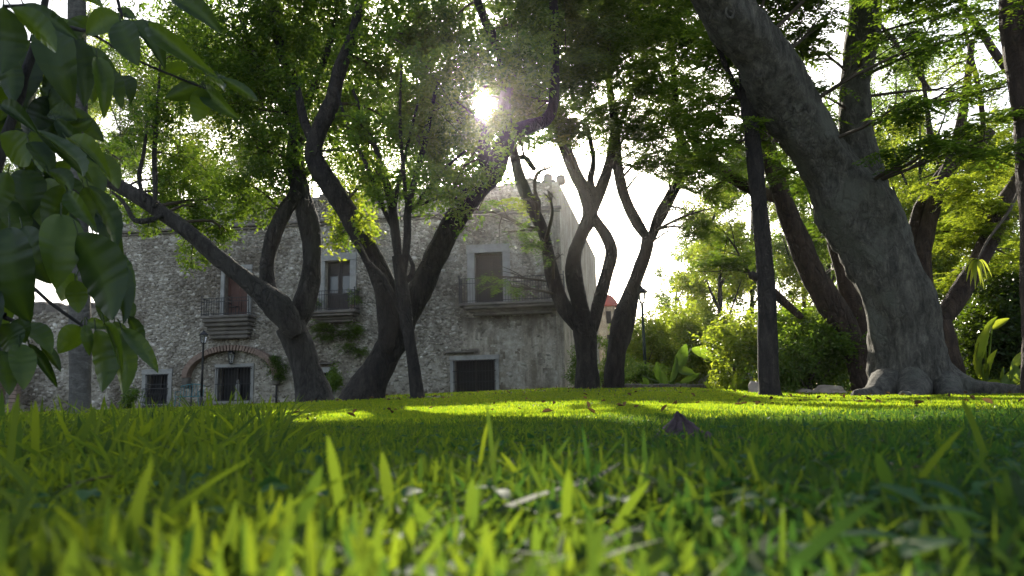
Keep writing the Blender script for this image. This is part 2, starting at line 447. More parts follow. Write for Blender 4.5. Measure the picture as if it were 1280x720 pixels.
# low broad-leaved weeds between the blades
def leaf_shape(nseg=6, wide=.5, fold=.12, droop=.25, pet=0.0):
    """unit leaf along +X, tip at x=1; returns V,F ; midrib sunk"""
    t = np.linspace(0, 1, nseg + 1); wd = wide * np.sin(np.pi * t ** .8) ** .75 * .5; wd[0] = .01; wd[-1] = .004
    z = -droop * t ** 2; V = []
    for i in range(nseg + 1):
        V += [(t[i], -wd[i], z[i] + fold * wd[i] * 2), (t[i], -wd[i] * .5, z[i] + fold * wd[i] * .8), (t[i], 0, z[i]), (t[i], wd[i] * .5, z[i] + fold * wd[i] * .8), (t[i], wd[i], z[i] + fold * wd[i] * 2)]
    F = []
    for i in range(nseg):
        for k in range(4): F.append((i * 5 + k, i * 5 + k + 1, i * 5 + 6 + k, i * 5 + 5 + k))
    return np.array(V, float), np.array(F)

def veined(nseg, wide, fold, droop, nv=9, amp=.010):
    V, F = leaf_shape(nseg, wide, fold, droop)
    t, y = V[:, 0], np.abs(V[:, 1]); V[:, 2] += amp * np.abs(np.sin((t - y * .75) * math.pi * nv)) * np.minimum(y * 8, 1) - .006 * (y < 1e-6)
    return V, F

def frames(n, dirs, up=None, roll=None):
    d = dirs / np.linalg.norm(dirs, axis=1)[:, None]
    u = np.tile([0, 0, 1.0], (n, 1)) if up is None else up
    s = np.cross(u, d); s /= np.maximum(np.linalg.norm(s, axis=1), 1e-6)[:, None]
    w = np.cross(d, s)
    if roll is not None:
        c, q = np.cos(roll)[:, None], np.sin(roll)[:, None]
        s, w = s * c + w * q, w * c - s * q
    return d, s, w

def scatter(shape, pos, dirs, size, roll=None, tint=None, wid=None):
    """place copies of a unit shape in one mesh"""
    V0, F0 = shape; n = len(pos); d, s, w = frames(n, dirs, roll=roll)
    wid = size if wid is None else wid
    V = pos[:, None] + d[:, None] * V0[None, :, 0:1] * size[:, None, None] + s[:, None] * V0[None, :, 1:2] * wid[:, None, None] + w[:, None] * V0[None, :, 2:3] * size[:, None, None]
    F = (F0[None] + (np.arange(n) * len(V0))[:, None, None]).reshape(-1, F0.shape[1])
    return V.reshape(-1, 3), F, np.repeat(tint if tint is not None else rng.random(n), len(V0))

n = 3600; x, y = polar(n, .24, 3.0, .85, 1.3)
pos = np.stack([x, y, gz(x, y) + rng.uniform(.008, .042, n) * np.clip(y / .5, .6, 1)], -1)
a = rng.random(n) * 6.28; dirs = np.stack([np.cos(a), np.sin(a), rng.uniform(-.1, .5, n)], -1)
V, F, T = scatter(leaf_shape(5, .62, .15, .3), pos, dirs, rng.uniform(.010, .024, n), rng.normal(0, .3, n))
# a few bigger ones right below the lens
big = [(1090, .34, .036, .030, 2.6), (1150, .30, .040, .028, .5), (1190, .34, .045, .028, 2.4), (1130, .42, .042, .026, 1.9), (300, .36, .036, .034, .3), (520, .30, .034, .03, 2.9), (680, .27, .03, .026, .6), (600, .5, .045, .022, .1), (380, .6, .05, .02, 2.8), (1180, .45, .04, .03, 2.0)]
bp, bd, bs = [], [], []
for (px, yy, zz, sz, an) in big:
    p = P(px, 505, yy); bp.append([p[0] - .5 * sz * math.cos(an), yy, zz]); bd.append([math.cos(an), math.sin(an) * .4, .35]); bs.append(sz)
V2, F2, T2 = scatter(leaf_shape(8, .6, .12, .25), np.array(bp), np.array(bd), np.array(bs))
V, F, T = merge([(V, F, T), (V2, F2, T2)])
mk('weed_leaves', V, F, M['leaf_weed'], kind='stuff', tint=T, smooth=True, label='low bluish-green weed leaves between the near grass blades', cat='weeds')
# dry stalks and scraps in the turf
n = 650; x, y = polar(n, .55, 3.4, .85, 1.2)
a = rng.random(n) * 6.28; L = rng.uniform(.012, .05, n)
pos = np.stack([x, y, gz(x, y) + rng.uniform(.006, .032, n)], -1)
dirs = np.stack([np.cos(a), np.sin(a), rng.uniform(-.1, .3, n)], -1)
q = leaf_shape(4, .12, .4, .1); V, F, T = scatter(q, pos, dirs, L)
x, y = polar(2600, .75, 3.4, .85, 1.1); v2 = blades(x, y, rng.uniform(.015, .045, 2600), rng.uniform(.002, .005, 2600), np.abs(rng.normal(1.0, .7, 2600)), 4, np.ones(2600))
V, F, T = merge([(V, F, T), v2])
mk('dry_stalks', V, F, M['straw'], kind='stuff', smooth=True, label='pale dry stalks and scraps lying in the near grass', cat='dry grass')

n = 520; x, y = polar(n, 4.5, 24, .72); 
m_ = 160; k_ = rng.integers(0, len(BASES), m_); x[:m_] = [BASES[i][0] + rng.normal(0, .9) for i in k_]; y[:m_] = [BASES[i][1] + rng.normal(-.2, .8) for i in k_]
pos = np.stack([x, y, gz(x, y) + rng.uniform(.02, .045, n)], -1); a = rng.random(n) * 6.28
V, F, T = scatter(leaf_shape(4, .5, .5, -.2), pos, np.stack([np.cos(a), np.sin(a), rng.normal(.1, .3, n)], -1), rng.uniform(.035, .085, n), rng.normal(0, .6, n))
mk('fallen_leaves', V, F, M['fallen'], kind='stuff', tint=T, label='small brown fallen leaves strewn over the lawn and round the trunks', cat='fallen leaves')

# the curled dark dry leaf lying on the turf
def catmull2(p, m):
    n = len(p); out = []
    for i in range(n):
        a_, b_, c_, d_ = p[i - 1], p[i], p[(i + 1) % n], p[(i + 2) % n]
        for k in range(m):
            t = k / m; out.append(.5 * (2 * b_ + (c_ - a_) * t + (2 * a_ - 5 * b_ + 4 * c_ - d_) * t * t + (3 * b_ - a_ - 3 * c_ + d_) * t ** 3))
    return out
def dry_leaf():
    Yl = 1.62; c = P(856, 545, Yl); loc = np.array([c[0], Yl, 0.034])
    root = empty('dry_leaf', loc, 'dark purplish-brown dry leaf lying tented on the grass', 'dry leaf')
    loc = np.array([c[0], Yl, 0.022]); s = 1.25 * Yl / FPX; apex = loc + [-.012, .004, .054]
    edge = [(-27, .026, .004), (-22, .002, .003), (-12, -.016, .0), (0, -.024, -.003), (10, -.022, -.004), (22, -.016, -.002), (36, -.022, -.016), (27, .002, .008), (14, .016, .012), (0, .026, .012), (-16, .03, .010)]
    E = catmull2([np.array([loc[0] + e[0] * s, loc[1] + e[1], loc[2] + e[2]]) for e in edge], 4); ne = len(E); nr = 9; V = []
    for r_ in range(nr + 1):
        t = r_ / nr
        for k, e in enumerate(E):
            q = apex + (e - apex) * t; bulge = math.sin(math.pi * t)
            q = q + np.array([0, 0, 1]) * bulge * (.007 * math.sin(k * .55 + 2 * t) - .010) + (q - apex) * .10 * math.sin(k * 1.3) * t * t + np.array([noise.noise(Vector((k * .6, t * 5, s_))) for s_ in (1, 5, 9)]) * .004; V.append(q)
    F = [(i_ * ne + k, i_ * ne + (k + 1) % ne, (i_ + 1) * ne + (k + 1) % ne, (i_ + 1) * ne + k) for i_ in range(nr) for k in range(ne)]
    bl = mk('blade', V, F, M['dry_leaf'], root, smooth=True)
    md = bl.modifiers.new('thick', 'SOLIDIFY'); md.thickness = .0012
    b = MB(); b.cyl(loc + [.034, -.010, .008], loc + [.053, -.018, -.004], .0032, .0014, 6); b.out('stalk', M['dry_leaf'], root, smooth=True)
dry_leaf()

# ---------------------------------------------------------------- building
Yc = 36.0
C0 = P(707, 490, Yc); C0[2] = 0
dF = np.array([-7.4, 1.0, 0]); dF /= np.linalg.norm(dF)
nF = np.array([dF[1], dF[0], 0]) * np.array([-1, 1, 0]); nF = np.array([-dF[1], dF[0], 0]); 
if nF[1] > 0: nF = -nF
UZ = np.array([0, 0, 1.0])
def fac(px, py):
    d = ray(px, py); t = ((C0 - EYE) @ nF) / (d @ nF); p = EYE + d * t
    return (p - C0) @ dF, p[2]
def fp(u, z, v=0.0): return C0 + dF * u + nF * v + UZ * z
def rect(x0, y0, x1, y1):
    """photo rectangle -> (u0,u1,z0,z1) on the facade; u grows to the left"""
    ua, za = fac(x0, y1); ub, zb = fac(x1, y0)
    um, zm = fac((x0 + x1) / 2, y1); _, zt = fac((x0 + x1) / 2, y0)
    return min(ua, ub), max(ua, ub), zm, zt

bl = empty('stone_building', fp(10, .3, 0), 'two-storey rubble stone hacienda with balconies and barred windows behind the trees', 'building')
U_L = fac(137, 400)[0]; U_W = fac(18, 400)[0] + 6
Z_cor = fac(420, 276)[1]; Z_top = fac(560, 236)[1]
openings = {
 'up_left': rect(139, 334, 155, 378), 'low_left': rect(183, 468, 210, 505), 'door_left': rect(280, 338, 311, 395), 'arch_window': rect(272, 459, 314, 501),
 'door_mid': rect(406, 326, 438, 389), 'low_mid': rect(388, 466, 412, 497), 'door_right': rect(594, 316, 628, 378), 'low_right': rect(569, 450, 618, 491)}
def wall_grid(u0, u1, z0, z1, ops, v=0.0, depth=.5):
    us = sorted({u0, u1, *[o[0] for o in ops], *[o[1] for o in ops]}); zs = sorted({z0, z1, *[o[2] for o in ops], *[o[3] for o in ops]})
    us = [a for a in us if u0 <= a <= u1]; zs = [a for a in zs if z0 <= a <= z1]
    mb = MB()
    for i in range(len(us) - 1):
        for j in range(len(zs) - 1):
            cu, cz = (us[i] + us[i + 1]) / 2, (zs[j] + zs[j + 1]) / 2
            if any(o[0] < cu < o[1] and o[2] < cz < o[3] for o in ops): continue
            mb.add([fp(us[i], zs[j], v), fp(us[i + 1], zs[j], v), fp(us[i + 1], zs[j + 1], v), fp(us[i], zs[j + 1], v)], [(0, 1, 2, 3)])
    for o in ops:
        a, b_, c, d = o
        q = [(a, c), (b_, c), (b_, d), (a, d)]
        for k in range(4):
            (ua, za), (ub, zb) = q[k], q[(k + 1) % 4]
            mb.add([fp(ua, za, v), fp(ub, zb, v), fp(ub, zb, v - depth), fp(ua, za, v - depth)], [(0, 1, 2, 3)])
    return mb
OPS = list(openings.values())
mb = wall_grid(0, U_L, 0, Z_top, OPS)
wallobj = mb.out('front_wall', M['wall'], bl)
# side wall, back, roof
dS = np.array([.195, 1.0, 0]); dS /= np.linalg.norm(dS)
LS = 20.0
def S(t, z): return C0 + dS * t + UZ * z
ztopS = Z_top
mb = MB()
mb.add([S(0, 0), S(LS, 0), S(LS, ztopS), S(0, ztopS)], [(0, 1, 2, 3)])
mb.out('side_wall', M['plaster'], bl)
A = fp(U_L, 0); B = A - nF * LS; D = S(LS, 0)
mb = MB(); mb.add([A, B, D, A + UZ * Z_top, B + UZ * Z_top, D + UZ * Z_top], [(0, 1, 4, 3), (1, 2, 5, 4)]); mb.out('rear_wall', M['plaster'], bl)
mb = MB(); zr = Z_cor
mb.add([fp(.02, zr, -.02), A + UZ * zr - nF * .02, B + UZ * zr, D + UZ * zr], [(0, 1, 2, 3)]); mb.out('roof', M['stained_stone'], bl)
# lower wing on the left
Z_w = fac(100, 385)[1]
mb = MB(); a = fp(U_L, 0, -.3); b_ = fp(U_W, 0, -.3)
mb.add([a, b_, b_ + UZ * Z_w, a + UZ * Z_w, a - nF * 8, b_ - nF * 8, b_ - nF * 8 + UZ * Z_w, a - nF * 8 + UZ * Z_w], [(0, 1, 2, 3), (3, 2, 6, 7), (1, 5, 6, 2), (4, 7, 6, 5)])
mb.out('wing_wall', M['wall'], bl)
# merlons / broken parapet top
mb = MB()
u = 0.15
while u < U_L - .4:
    w = random.uniform(.25, .55)
    if random.random() < .8: mb.box(fp(u + w, Z_top + .02, -.22), dF, nF, UZ, w, .2, random.uniform(.06, .2), .05)
    u += 2 * w + .02
for px_, hh in ((662, .25), (685, .4), (701, .3)):
    uu, _ = fac(px_, 240); m2 = MB(); m2.box(fp(uu, Z_top + hh / 2, -.24), dF, nF, UZ, .22, .22, hh / 2 + .1, .12); m2.out('merlon', M['stained_stone'], bl)
mb.out('parapet_top', M['stained_stone'], bl, kind='stuff')
mb = MB()
u = U_L + .2
while u < U_W:
    w = random.uniform(.3, .6); mb.box(fp(u + w, Z_w + .1, -.6), dF, nF, UZ, w, .3, random.uniform(.12, .45), .1); u += 2 * w
mb.out('wing_parapet_stones', M['stained_stone'], bl, kind='stuff')
# cornice
mb = MB(); mb.box(fp(U_L / 2, Z_cor, .09), dF, nF, UZ, U_L / 2 + .1, .13, .07, .03); mb.box(fp(U_L / 2, Z_cor - .15, .05), dF, nF, UZ, U_L / 2 + .05, .07, .05, .02)
mb.out('cornice', M['stained_stone'], bl)
# corner quoins at the right edge (plain pier)
mb = MB(); uq = .16; mb.box(fp(uq, Z_top / 2, .015), dF, nF, UZ, uq + .01, .03, Z_top / 2, .01); mb.out('corner_pier', M['plaster'], bl)

# plaster field low on the right
pl0 = rect(585, 395, 705, 490)
def plaster_amt(u, z):
    e = .45 * np.sin(u * 2.1) + .3 * np.sin(u * 5.3 + 1)
    inx = (u < pl0[1] + e) & (z < pl0[3] - .2 + .4 * np.sin(u * 1.7))
    return np.where(inx, .93, np.where((z < 2.6 + .6 * np.sin(u * .9)) & (u < 15), .55, .0))
V = []; 
nu_, nz_ = 40, 34
g = np.array([[fp(u, z, .028 + .022 * noise.noise(Vector((u * 1.2, z * 1.2, 3.3))) + .012 * noise.noise(Vector((u * 5, z * 5, 9)))) for u in np.linspace(.33, pl0[1] + .3, nu_)] for z in np.linspace(0.3, pl0[3], nz_)])
cell = []
gi = np.arange(nu_ * nz_).reshape(nz_, nu_)
us_ = np.linspace(.33, pl0[1] + .3, nu_); zs_ = np.linspace(.3, pl0[3], nz_)
for j in range(nz_ - 1):
    for i in range(nu_ - 1):
        cu, cz = (us_[i] + us_[i + 1]) / 2, (zs_[j] + zs_[j + 1]) / 2
        o = openings['low_right']
        if o[0] - .2 < cu < o[1] + .2 and o[2] - .3 < cz < o[3] + .2: continue
        if noise.noise(Vector((cu * .8, cz * .8, 1.7))) + .35 * noise.noise(Vector((cu * 3, cz * 3, 4))) < -.16: continue
        cell.append([gi[j, i], gi[j, i + 1], gi[j + 1, i + 1], gi[j + 1, i]])
def stain_shade(u, z):  # brown stains, plus shading under balconies and ledges put into the wall tone
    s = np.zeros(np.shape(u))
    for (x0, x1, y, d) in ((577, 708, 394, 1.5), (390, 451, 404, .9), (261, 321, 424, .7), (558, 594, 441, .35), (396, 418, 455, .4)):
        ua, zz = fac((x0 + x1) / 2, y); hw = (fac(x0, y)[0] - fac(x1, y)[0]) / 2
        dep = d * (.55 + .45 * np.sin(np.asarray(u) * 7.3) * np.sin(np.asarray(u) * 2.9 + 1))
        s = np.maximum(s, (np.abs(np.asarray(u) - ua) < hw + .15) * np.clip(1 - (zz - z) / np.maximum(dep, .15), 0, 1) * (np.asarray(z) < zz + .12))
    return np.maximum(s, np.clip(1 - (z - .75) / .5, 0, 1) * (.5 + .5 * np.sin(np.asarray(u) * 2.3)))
su = np.tile(us_, nz_); sz_ = np.repeat(zs_, nu_)
mk('plaster_field', g.reshape(-1, 3), np.array(cell), M['plaster'], bl, smooth=True, tint=stain_shade(su, sz_) * .85)

# rubble stones, real lumps proud of the mortar
import bmesh
def lump(seed):
    bm = bmesh.new(); bmesh.ops.create_icosphere(bm, subdivisions=1, radius=1.0)
    r = random.Random(seed)
    for v in bm.verts:
        v.co *= r.uniform(.72, 1.12); v.co.x = max(-.85, min(.85, v.co.x)); v.co.y = max(-.8, min(.8, v.co.y))
    V = np.array([v.co[:] for v in bm.verts]); F = np.array([[v.index for v in f.verts] for f in bm.faces]); bm.free(); return V, F
LUMPS = [lump(s) for s in range(7)]
def rubble(u0, u1, z0, z1, v0, step, ops, plast=False, s0=.6, s1=1.25):
    out = []
    nu, nz = int((u1 - u0) / step), int((z1 - z0) / (step * .72))
    U, Zz = np.meshgrid(np.arange(nu) + .5, np.arange(nz) + .5)
    U = u0 + (U + (np.arange(nz) % 2)[:, None] * .5 + rng.uniform(-.38, .38, U.shape)) * step
    Zz = z0 + (Zz + rng.uniform(-.38, .38, Zz.shape)) * step * .72
    U, Zz = U.ravel(), Zz.ravel(); k = (U < u1 - .1) & (U > u0 + .1)
    for o in ops: k &= ~((U > o[0] - .26) & (U < o[1] + .26) & (Zz > o[2] - .15) & (Zz < o[3] + .3))
    if plast: k &= rng.random(len(U)) > plaster_amt(U, Zz)
    U, Zz = U[k], Zz[k]; n = len(U)
    kind = rng.integers(0, len(LUMPS), n)
    sx = step * .5 * rng.uniform(s0, s1, n); sz = sx * rng.uniform(.45, .85, n); sv = rng.uniform(.03, .10, n); an = rng.normal(0, .35, n)
    for q in range(len(LUMPS)):
        m_ = kind == q; V0, F0 = LUMPS[q]; c, s = np.cos(an[m_])[:, None], np.sin(an[m_])[:, None]
        x = V0[None, :, 0] * sx[m_][:, None]; z = V0[None, :, 1] * sz[m_][:, None]; y = V0[None, :, 2] * sv[m_][:, None]
        uu = U[m_][:, None] + x * c - z * s; zz = Zz[m_][:, None] + x * s + z * c
        V = C0 + uu[..., None] * dF + (y + v0)[..., None] * nF + zz[..., None] * UZ
        t = np.clip(rng.beta(2.2, 2.4, m_.sum()), 0, 1) * (1 - .9 * stain_shade(U[m_], Zz[m_]))
        out.append((V.reshape(-1, 3), (F0[None] + (np.arange(m_.sum()) * len(V0))[:, None, None]).reshape(-1, 3), np.repeat(t, len(V0))))
    return merge(out)
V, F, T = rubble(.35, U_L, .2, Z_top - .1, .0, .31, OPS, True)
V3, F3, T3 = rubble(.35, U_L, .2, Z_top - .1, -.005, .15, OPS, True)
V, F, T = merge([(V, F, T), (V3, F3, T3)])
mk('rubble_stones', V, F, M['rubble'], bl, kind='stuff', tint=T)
V, F, T = rubble(U_L + .05, U_W, .2, Z_w - .1, -.3, .26, [])
mk('wing_rubble_stones', V, F, M['rubble'], bl, kind='stuff', tint=T)

def frame(name, o, mat, wd=.2, proud=.06, parent=None, sill=False, top=0.0):
    mb = MB(); a, b_, c, d = o
    mb.box(fp(a - wd / 2, (c + d) / 2, proud / 2 - .02), dF, nF, UZ, wd / 2, proud / 2 + .03, (d - c) / 2, .015)
    mb.box(fp(b_ + wd / 2, (c + d) / 2, proud / 2 - .02), dF, nF, UZ, wd / 2, proud / 2 + .03, (d - c) / 2, .015)
    mb.box(fp((a + b_) / 2, d + wd / 2 + top / 2, proud / 2 - .01), dF, nF, UZ, (b_ - a) / 2 + wd + .02, proud / 2 + .045, wd / 2 + top / 2, .015)
    if sill: mb.box(fp((a + b_) / 2, c - .07, proud / 2), dF, nF, UZ, (b_ - a) / 2 + wd + .03, proud / 2 + .06, .07, .015)
    return mb.out(name, mat, parent)

def window(o, bars=7, cross=3, mat='wood_dark', pane='void', wd=.2, grille=True, sill=True, proudg=.12, fm='cut_stone', stone=.06, out=.09):
    a, b_, c, d = o
    mb = MB(); mb.add([fp(a, c, -.40), fp(b_, c, -.40), fp(b_, d, -.40), fp(a, d, -.40)], [(0, 1, 2, 3)])
    w = mb.out('window', M[pane], bl)
    frame('frame', o, M[fm], wd, stone, w, sill)
    mb = MB(); mw = .05
    for (ua, ub) in ((a + mw, a + mw), (b_ - mw, b_ - mw), ((a + b_) / 2, (a + b_) / 2)): mb.box(fp(ua, (c + d) / 2, -.34), dF, nF, UZ, mw, .04, (d - c) / 2 - .01, .01)
    mb.out('casement', M[mat], w)
    if grille:
        mb = MB()
        for k in range(bars + 1):
            uu = a - .03 + (b_ - a + .06) * k / bars; mb.cyl(fp(uu, c, out), fp(uu, d, out), .016, n=6)
        for k in range(cross + 1):
            zz = c + .03 + (d - c - .06) * k / cross; mb.box(fp((a + b_) / 2, zz, out), dF, nF, UZ, (b_ - a) / 2 + .08, .012, .018)
        for zz in (c + .1, d - .1):
            for uu in (a - .06, b_ + .06): mb.box(fp(uu, zz, out / 2), dF, nF, UZ, .015, out / 2 + .01, .015)
        mb.out('grille', M['iron'], w)
    return w

window(openings['up_left'], mat='wood_red', pane='wood_red', grille=False, wd=.34)
w = window(openings['low_left'], 8, 3, wd=.26, stone=.08)
a, b_, c, d = openings['low_left']     # swelling basket under the grille
mb = MB()
for k in range(11):
    uu = a - .12 + (b_ - a + .24) * k / 10
    pts = [fp(uu, c + (d - c) * .52, .14), fp(uu, c + .35, .22), fp(uu, c + .1, .34), fp(uu, c - .05, .30), fp(uu, c - .1, .14)]
    for p_, q_ in zip(pts, pts[1:]): mb.cyl(p_, q_, .013, n=5)
for zz, vv in ((c + (d - c) * .52, .14), (c + .1, .34), (c - .1, .14)): mb.box(fp((a + b_) / 2, zz, vv), dF, nF, UZ, (b_ - a) / 2 + .13, .014, .02)
mb.out('window_basket', M['iron'], w)
window(openings['arch_window'], 11, 2, wd=.16, stone=.06, out=.16)
window(openings['low_mid'], 6, 2, wd=.26)
w = window(openings['low_right'], 13, 3, wd=.22, stone=.09, out=.12)
# label moulds (flat dark ledges)
for (x0, x1, y) in ((558, 594, 441), (396, 418, 455)):
    ua, z = fac(x0, y); ub, _ = fac(x1, y); mb = MB(); mb.box(fp((ua + ub) / 2, z, .12), dF, nF, UZ, (ua - ub) / 2, .13, .035, .015); mb.out('ledge', M['stained_stone'], bl)

def door(o, mat, glazed, wd, leafopen=0):
    a, b_, c, d = o; h = d - c; wdt = b_ - a
    mb = MB(); mb.add([fp(a, c, -.44), fp(b_, c, -.44), fp(b_, d, -.44), fp(a, d, -.44)], [(0, 1, 2, 3)])
    w = mb.out('door', M['void'], bl)
    frame('frame', o, M['cut_stone'], wd, .08, w, False, .05)
    for s in (0, 1):
        u0 = a + s * wdt / 2 + .01; u1 = u0 + wdt / 2 - .02; cu = (u0 + u1) / 2; hw = (u1 - u0) / 2
        mb = MB()
        for uu in (u0 + .05, u1 - .05): mb.box(fp(uu, c + h * .5, -.36), dF, nF, UZ, .05, .03, h / 2 - .01, .008)
        for zz, hh in ((c + .12, .11), (c + h * .36, .05), (c + h * .74, .05), (d - .06, .05)): mb.box(fp(cu, zz, -.365), dF, nF, UZ, hw - .1, .025, hh, .006)
        mb.box(fp(cu, c + h * .20, -.38), dF, nF, UZ, hw - .1, .012, h * .14, .006)
        mb.box(fp(cu, c + h * .86, -.38), dF, nF, UZ, hw - .1, .012, h * .09, .006)
        if not glazed: mb.box(fp(cu, c + h * .55, -.38), dF, nF, UZ, hw - .1, .012, h * .17, .006)
        mb.out('door_leaf', M[mat], w)
        if glazed:
            mb = MB(); mb.box(fp(cu, c + h * .55, -.385), dF, nF, UZ, hw - .1, .004, h * .17); mb.out('pane', M['pane_pale'], w)
    return w
m_, n_, b2 = newmat('dusty_pane'); b2.inputs['Base Color'].default_value = (.10, .11, .12, 1); b2.inputs['Roughness'].default_value = .25; M['pane_pale'] = m_
door(openings['door_left'], 'wood_red', False, .20)
door(openings['door_mid'], 'wood_dark', True, .32)
door(openings['door_right'], 'wood_dark', False, .36)

def balcony(x0, x1, ys, yb, rail_h=.92, dep=.85, wrap=False, heavy=False):
    """ys = photo row of the slab's top, yb = bottom of the corbel"""
    ul, zs = fac(x0, ys); ur, _ = fac(x1, ys); _, zb = fac((x0 + x1) / 2, yb); _, zs = fac((x0 + x1) / 2, ys)
    cu, hw = (ul + ur) / 2, (ul - ur) / 2
    mb = MB(); mb.box(fp(cu, zs - .07, dep / 2 + .01), dF, nF, UZ, hw, dep / 2, .07, .03)
    slab = mb.out('balcony', M['stained_stone'], bl)
    mb = MB(); H = zs - .14 - zb
    steps = 5 if heavy else 3
    for k in range(steps):
        f = (k + .5) / steps; ww = hw * (.97 - .20 * f if heavy else .95 - .25 * f); dd = dep * (.95 - .62 * f + .05 * math.sin(f * 9))
        mb.box(fp(cu, zs - .14 - H * f, dd / 2 + .012), dF, nF, UZ, ww, dd / 2, H / steps / 2 - .004, .05)
    mb.out('corbel', M['stained_stone'], slab)
    mb = MB(); nb = max(6, int(2 * hw / .13)); zt = zs + rail_h
    for k in range(nb + 1):
        uu = cu - hw + .05 + (2 * hw - .1) * k / nb; r = .022 if k in (0, nb) else .011
        mb.cyl(fp(uu, zs, dep - .05), fp(uu, zt + (.08 if k in (0, nb) else 0), dep - .05), r, n=5)
        if k in (0, nb): mb.lathe(fp(uu, zt + .08, dep - .05), [(.01, 0), (.04, .03), (.03, .06), (.005, .09)], 8)
    for s in (-1, 1):
        for k in range(1, int(dep / .13)):
            mb.cyl(fp(cu + s * (hw - .05), zs, .13 * k), fp(cu + s * (hw - .05), zt, .13 * k), .011, n=5)
        for zz in (zs + .08, zt): mb.box(fp(cu + s * (hw - .05), zz, dep / 2), dF, nF, UZ, .014, dep / 2 - .05, .016)
    for zz in (zs + .08, zs + rail_h * .8, zt): mb.box(fp(cu, zz, dep - .05), dF, nF, UZ, hw - .04, .014, .016)
    mb.out('railing', M['iron'], slab)
    return cu, hw, zs, slab
bL = balcony(261, 321, 396, 424, heavy=True, rail_h=.85)
bM_ = balcony(390, 451, 390, 404, rail_h=.95)
bR = balcony(577, 708, 379, 394, rail_h=1.15)
# the right balcony turns the corner along the side wall
mb = MB(); zs = bR[2]; zt = zs + 1.15
side = np.array([dS[1], -dS[0], 0])
def sp(t, o, z): return C0 + dS * t + side * o + UZ * z
for k in range(20):
    t = -.75 + k * .18
    if t > 2.6: break
    mb.cyl(sp(t, .72, zs), sp(t, .72, zt), .011, n=5)
for zz in (zs + .08, zt): mb.box(sp(.9, .72, zz), dS, side, UZ, 1.7, .014, .016)
mb.out('side_railing', M['iron'], bR[3])
mb = MB(); mb.box(sp(1.3, .39, zs - .08), dS, side, UZ, 1.35, .38, .07, .03); mb.box(sp(1.2, .25, zs - .28), dS, side, UZ, 1.2, .24, .12, .05); mb.out('side_slab', M['stained_stone'], bR[3])

# arched brick hood over the ground-floor recess
def arch():
    uc, zc = fac(292, 470); ul, _ = fac(232, 470); ur, _ = fac(352, 470)
    R_ = (ul - ur) / 2; uc = (ul + ur) / 2; _, ztop = fac(292, 431); H = ztop - zc
    nb = 44
    root = None
    mb = MB()
    for k in range(nb):
        t = math.pi * (k + .5) / nb; p = lambda f, v: fp(uc + R_ * f * math.cos(t), zc + (H + (f - 1) * R_) * math.sin(t) , v)
        rdir = p(1.0, 0) - p(.9, 0); rdir /= np.linalg.norm(rdir); tang = np.cross(rdir, nF)
        L = R_ * math.pi / nb * .5 * (.62 + .38 * abs(math.cos(t)))
        mb.box(p(.93, .22), rdir, nF, tang, .14, .24 + random.uniform(-.015, .015), L * .9, .012)
    mb.out('brick_arch', M['brick'], bl, kind='stuff')
    for s in (-1, 1): mb = MB(); mb.box(fp(uc + s * R_ * .93, zc - .25, .2), dF, nF, UZ, .17, .2, .28, .1); mb.out('arch_springer', M['stained_stone'], bl)
    mb = MB()        # iron pipe beside the right springer
    u, z = fac(347, 470); mb.cyl(fp(u, z, .1), fp(u, .1, .1), .05, n=8); u, z = fac(241, 480); mb.cyl(fp(u, z, .1), fp(u, .1, .1), .03, n=8)
    mb.out('downpipe', M['iron'], bl)
    # hanging lantern
    u, z1 = fac(293, 434); _, z0 = fac(293, 456)
    root = empty('wall_lantern', fp(u, z0, .3), 'dark iron lantern hanging under the brick arch over the barred window', 'lantern')
    mb = MB(); c = fp(u, z0, .30); h = z1 - z0
    for k in range(6):
        an = k * math.pi / 3; q = np.array([math.cos(an), math.sin(an), 0]); mb.cyl(c + q * .10 + UZ * .08, c + q * .17 + UZ * h * .62, .014, n=5)
    mb.lathe(c, [(.02, 0), (.11, .04), (.11, .08)], 6); mb.lathe(c + UZ * h * .6, [(.19, 0), (.19, .03), (.06, .14), (.02, .2)], 6)
    mb.out('cage', M['iron'], root)
    mb = MB(); mb.lathe(c, [(.08, .09), (.145, h * .6)], 6); mb.out('glass', M['lamp_glass'], root)
    mb = MB(); mb.cyl(c + UZ * (h * .6 + .18), c + UZ * (h + .05), .012, n=5); mb.out('chain', M['iron'], root)
arch()
# small statue inside the arch window
u, z = fac(294, 500); _, z2 = fac(294, 474)
root = empty('statue', fp(u, z, -.22), 'small pale robed statue standing inside the barred window under the arch', 'statue')
h = z2 - z; mb = MB(); mb.lathe(fp(u, z, -.22), [(.17, 0), (.17, .05), (.13, .08), (.14, h * .3), (.10, h * .5), (.12, h * .66), (.10, h * .74), (.04, h * .79)], 10); mb.out('robe', M['cut_stone'], root, smooth=True)
mb = MB(); mb.lathe(fp(u, z, -.22), [(.03, h * .78), (.065, h * .83), (.07, h * .9), (.05, h * .97), (.01, h)], 10); mb.out('head', M['cut_stone'], root, smooth=True)

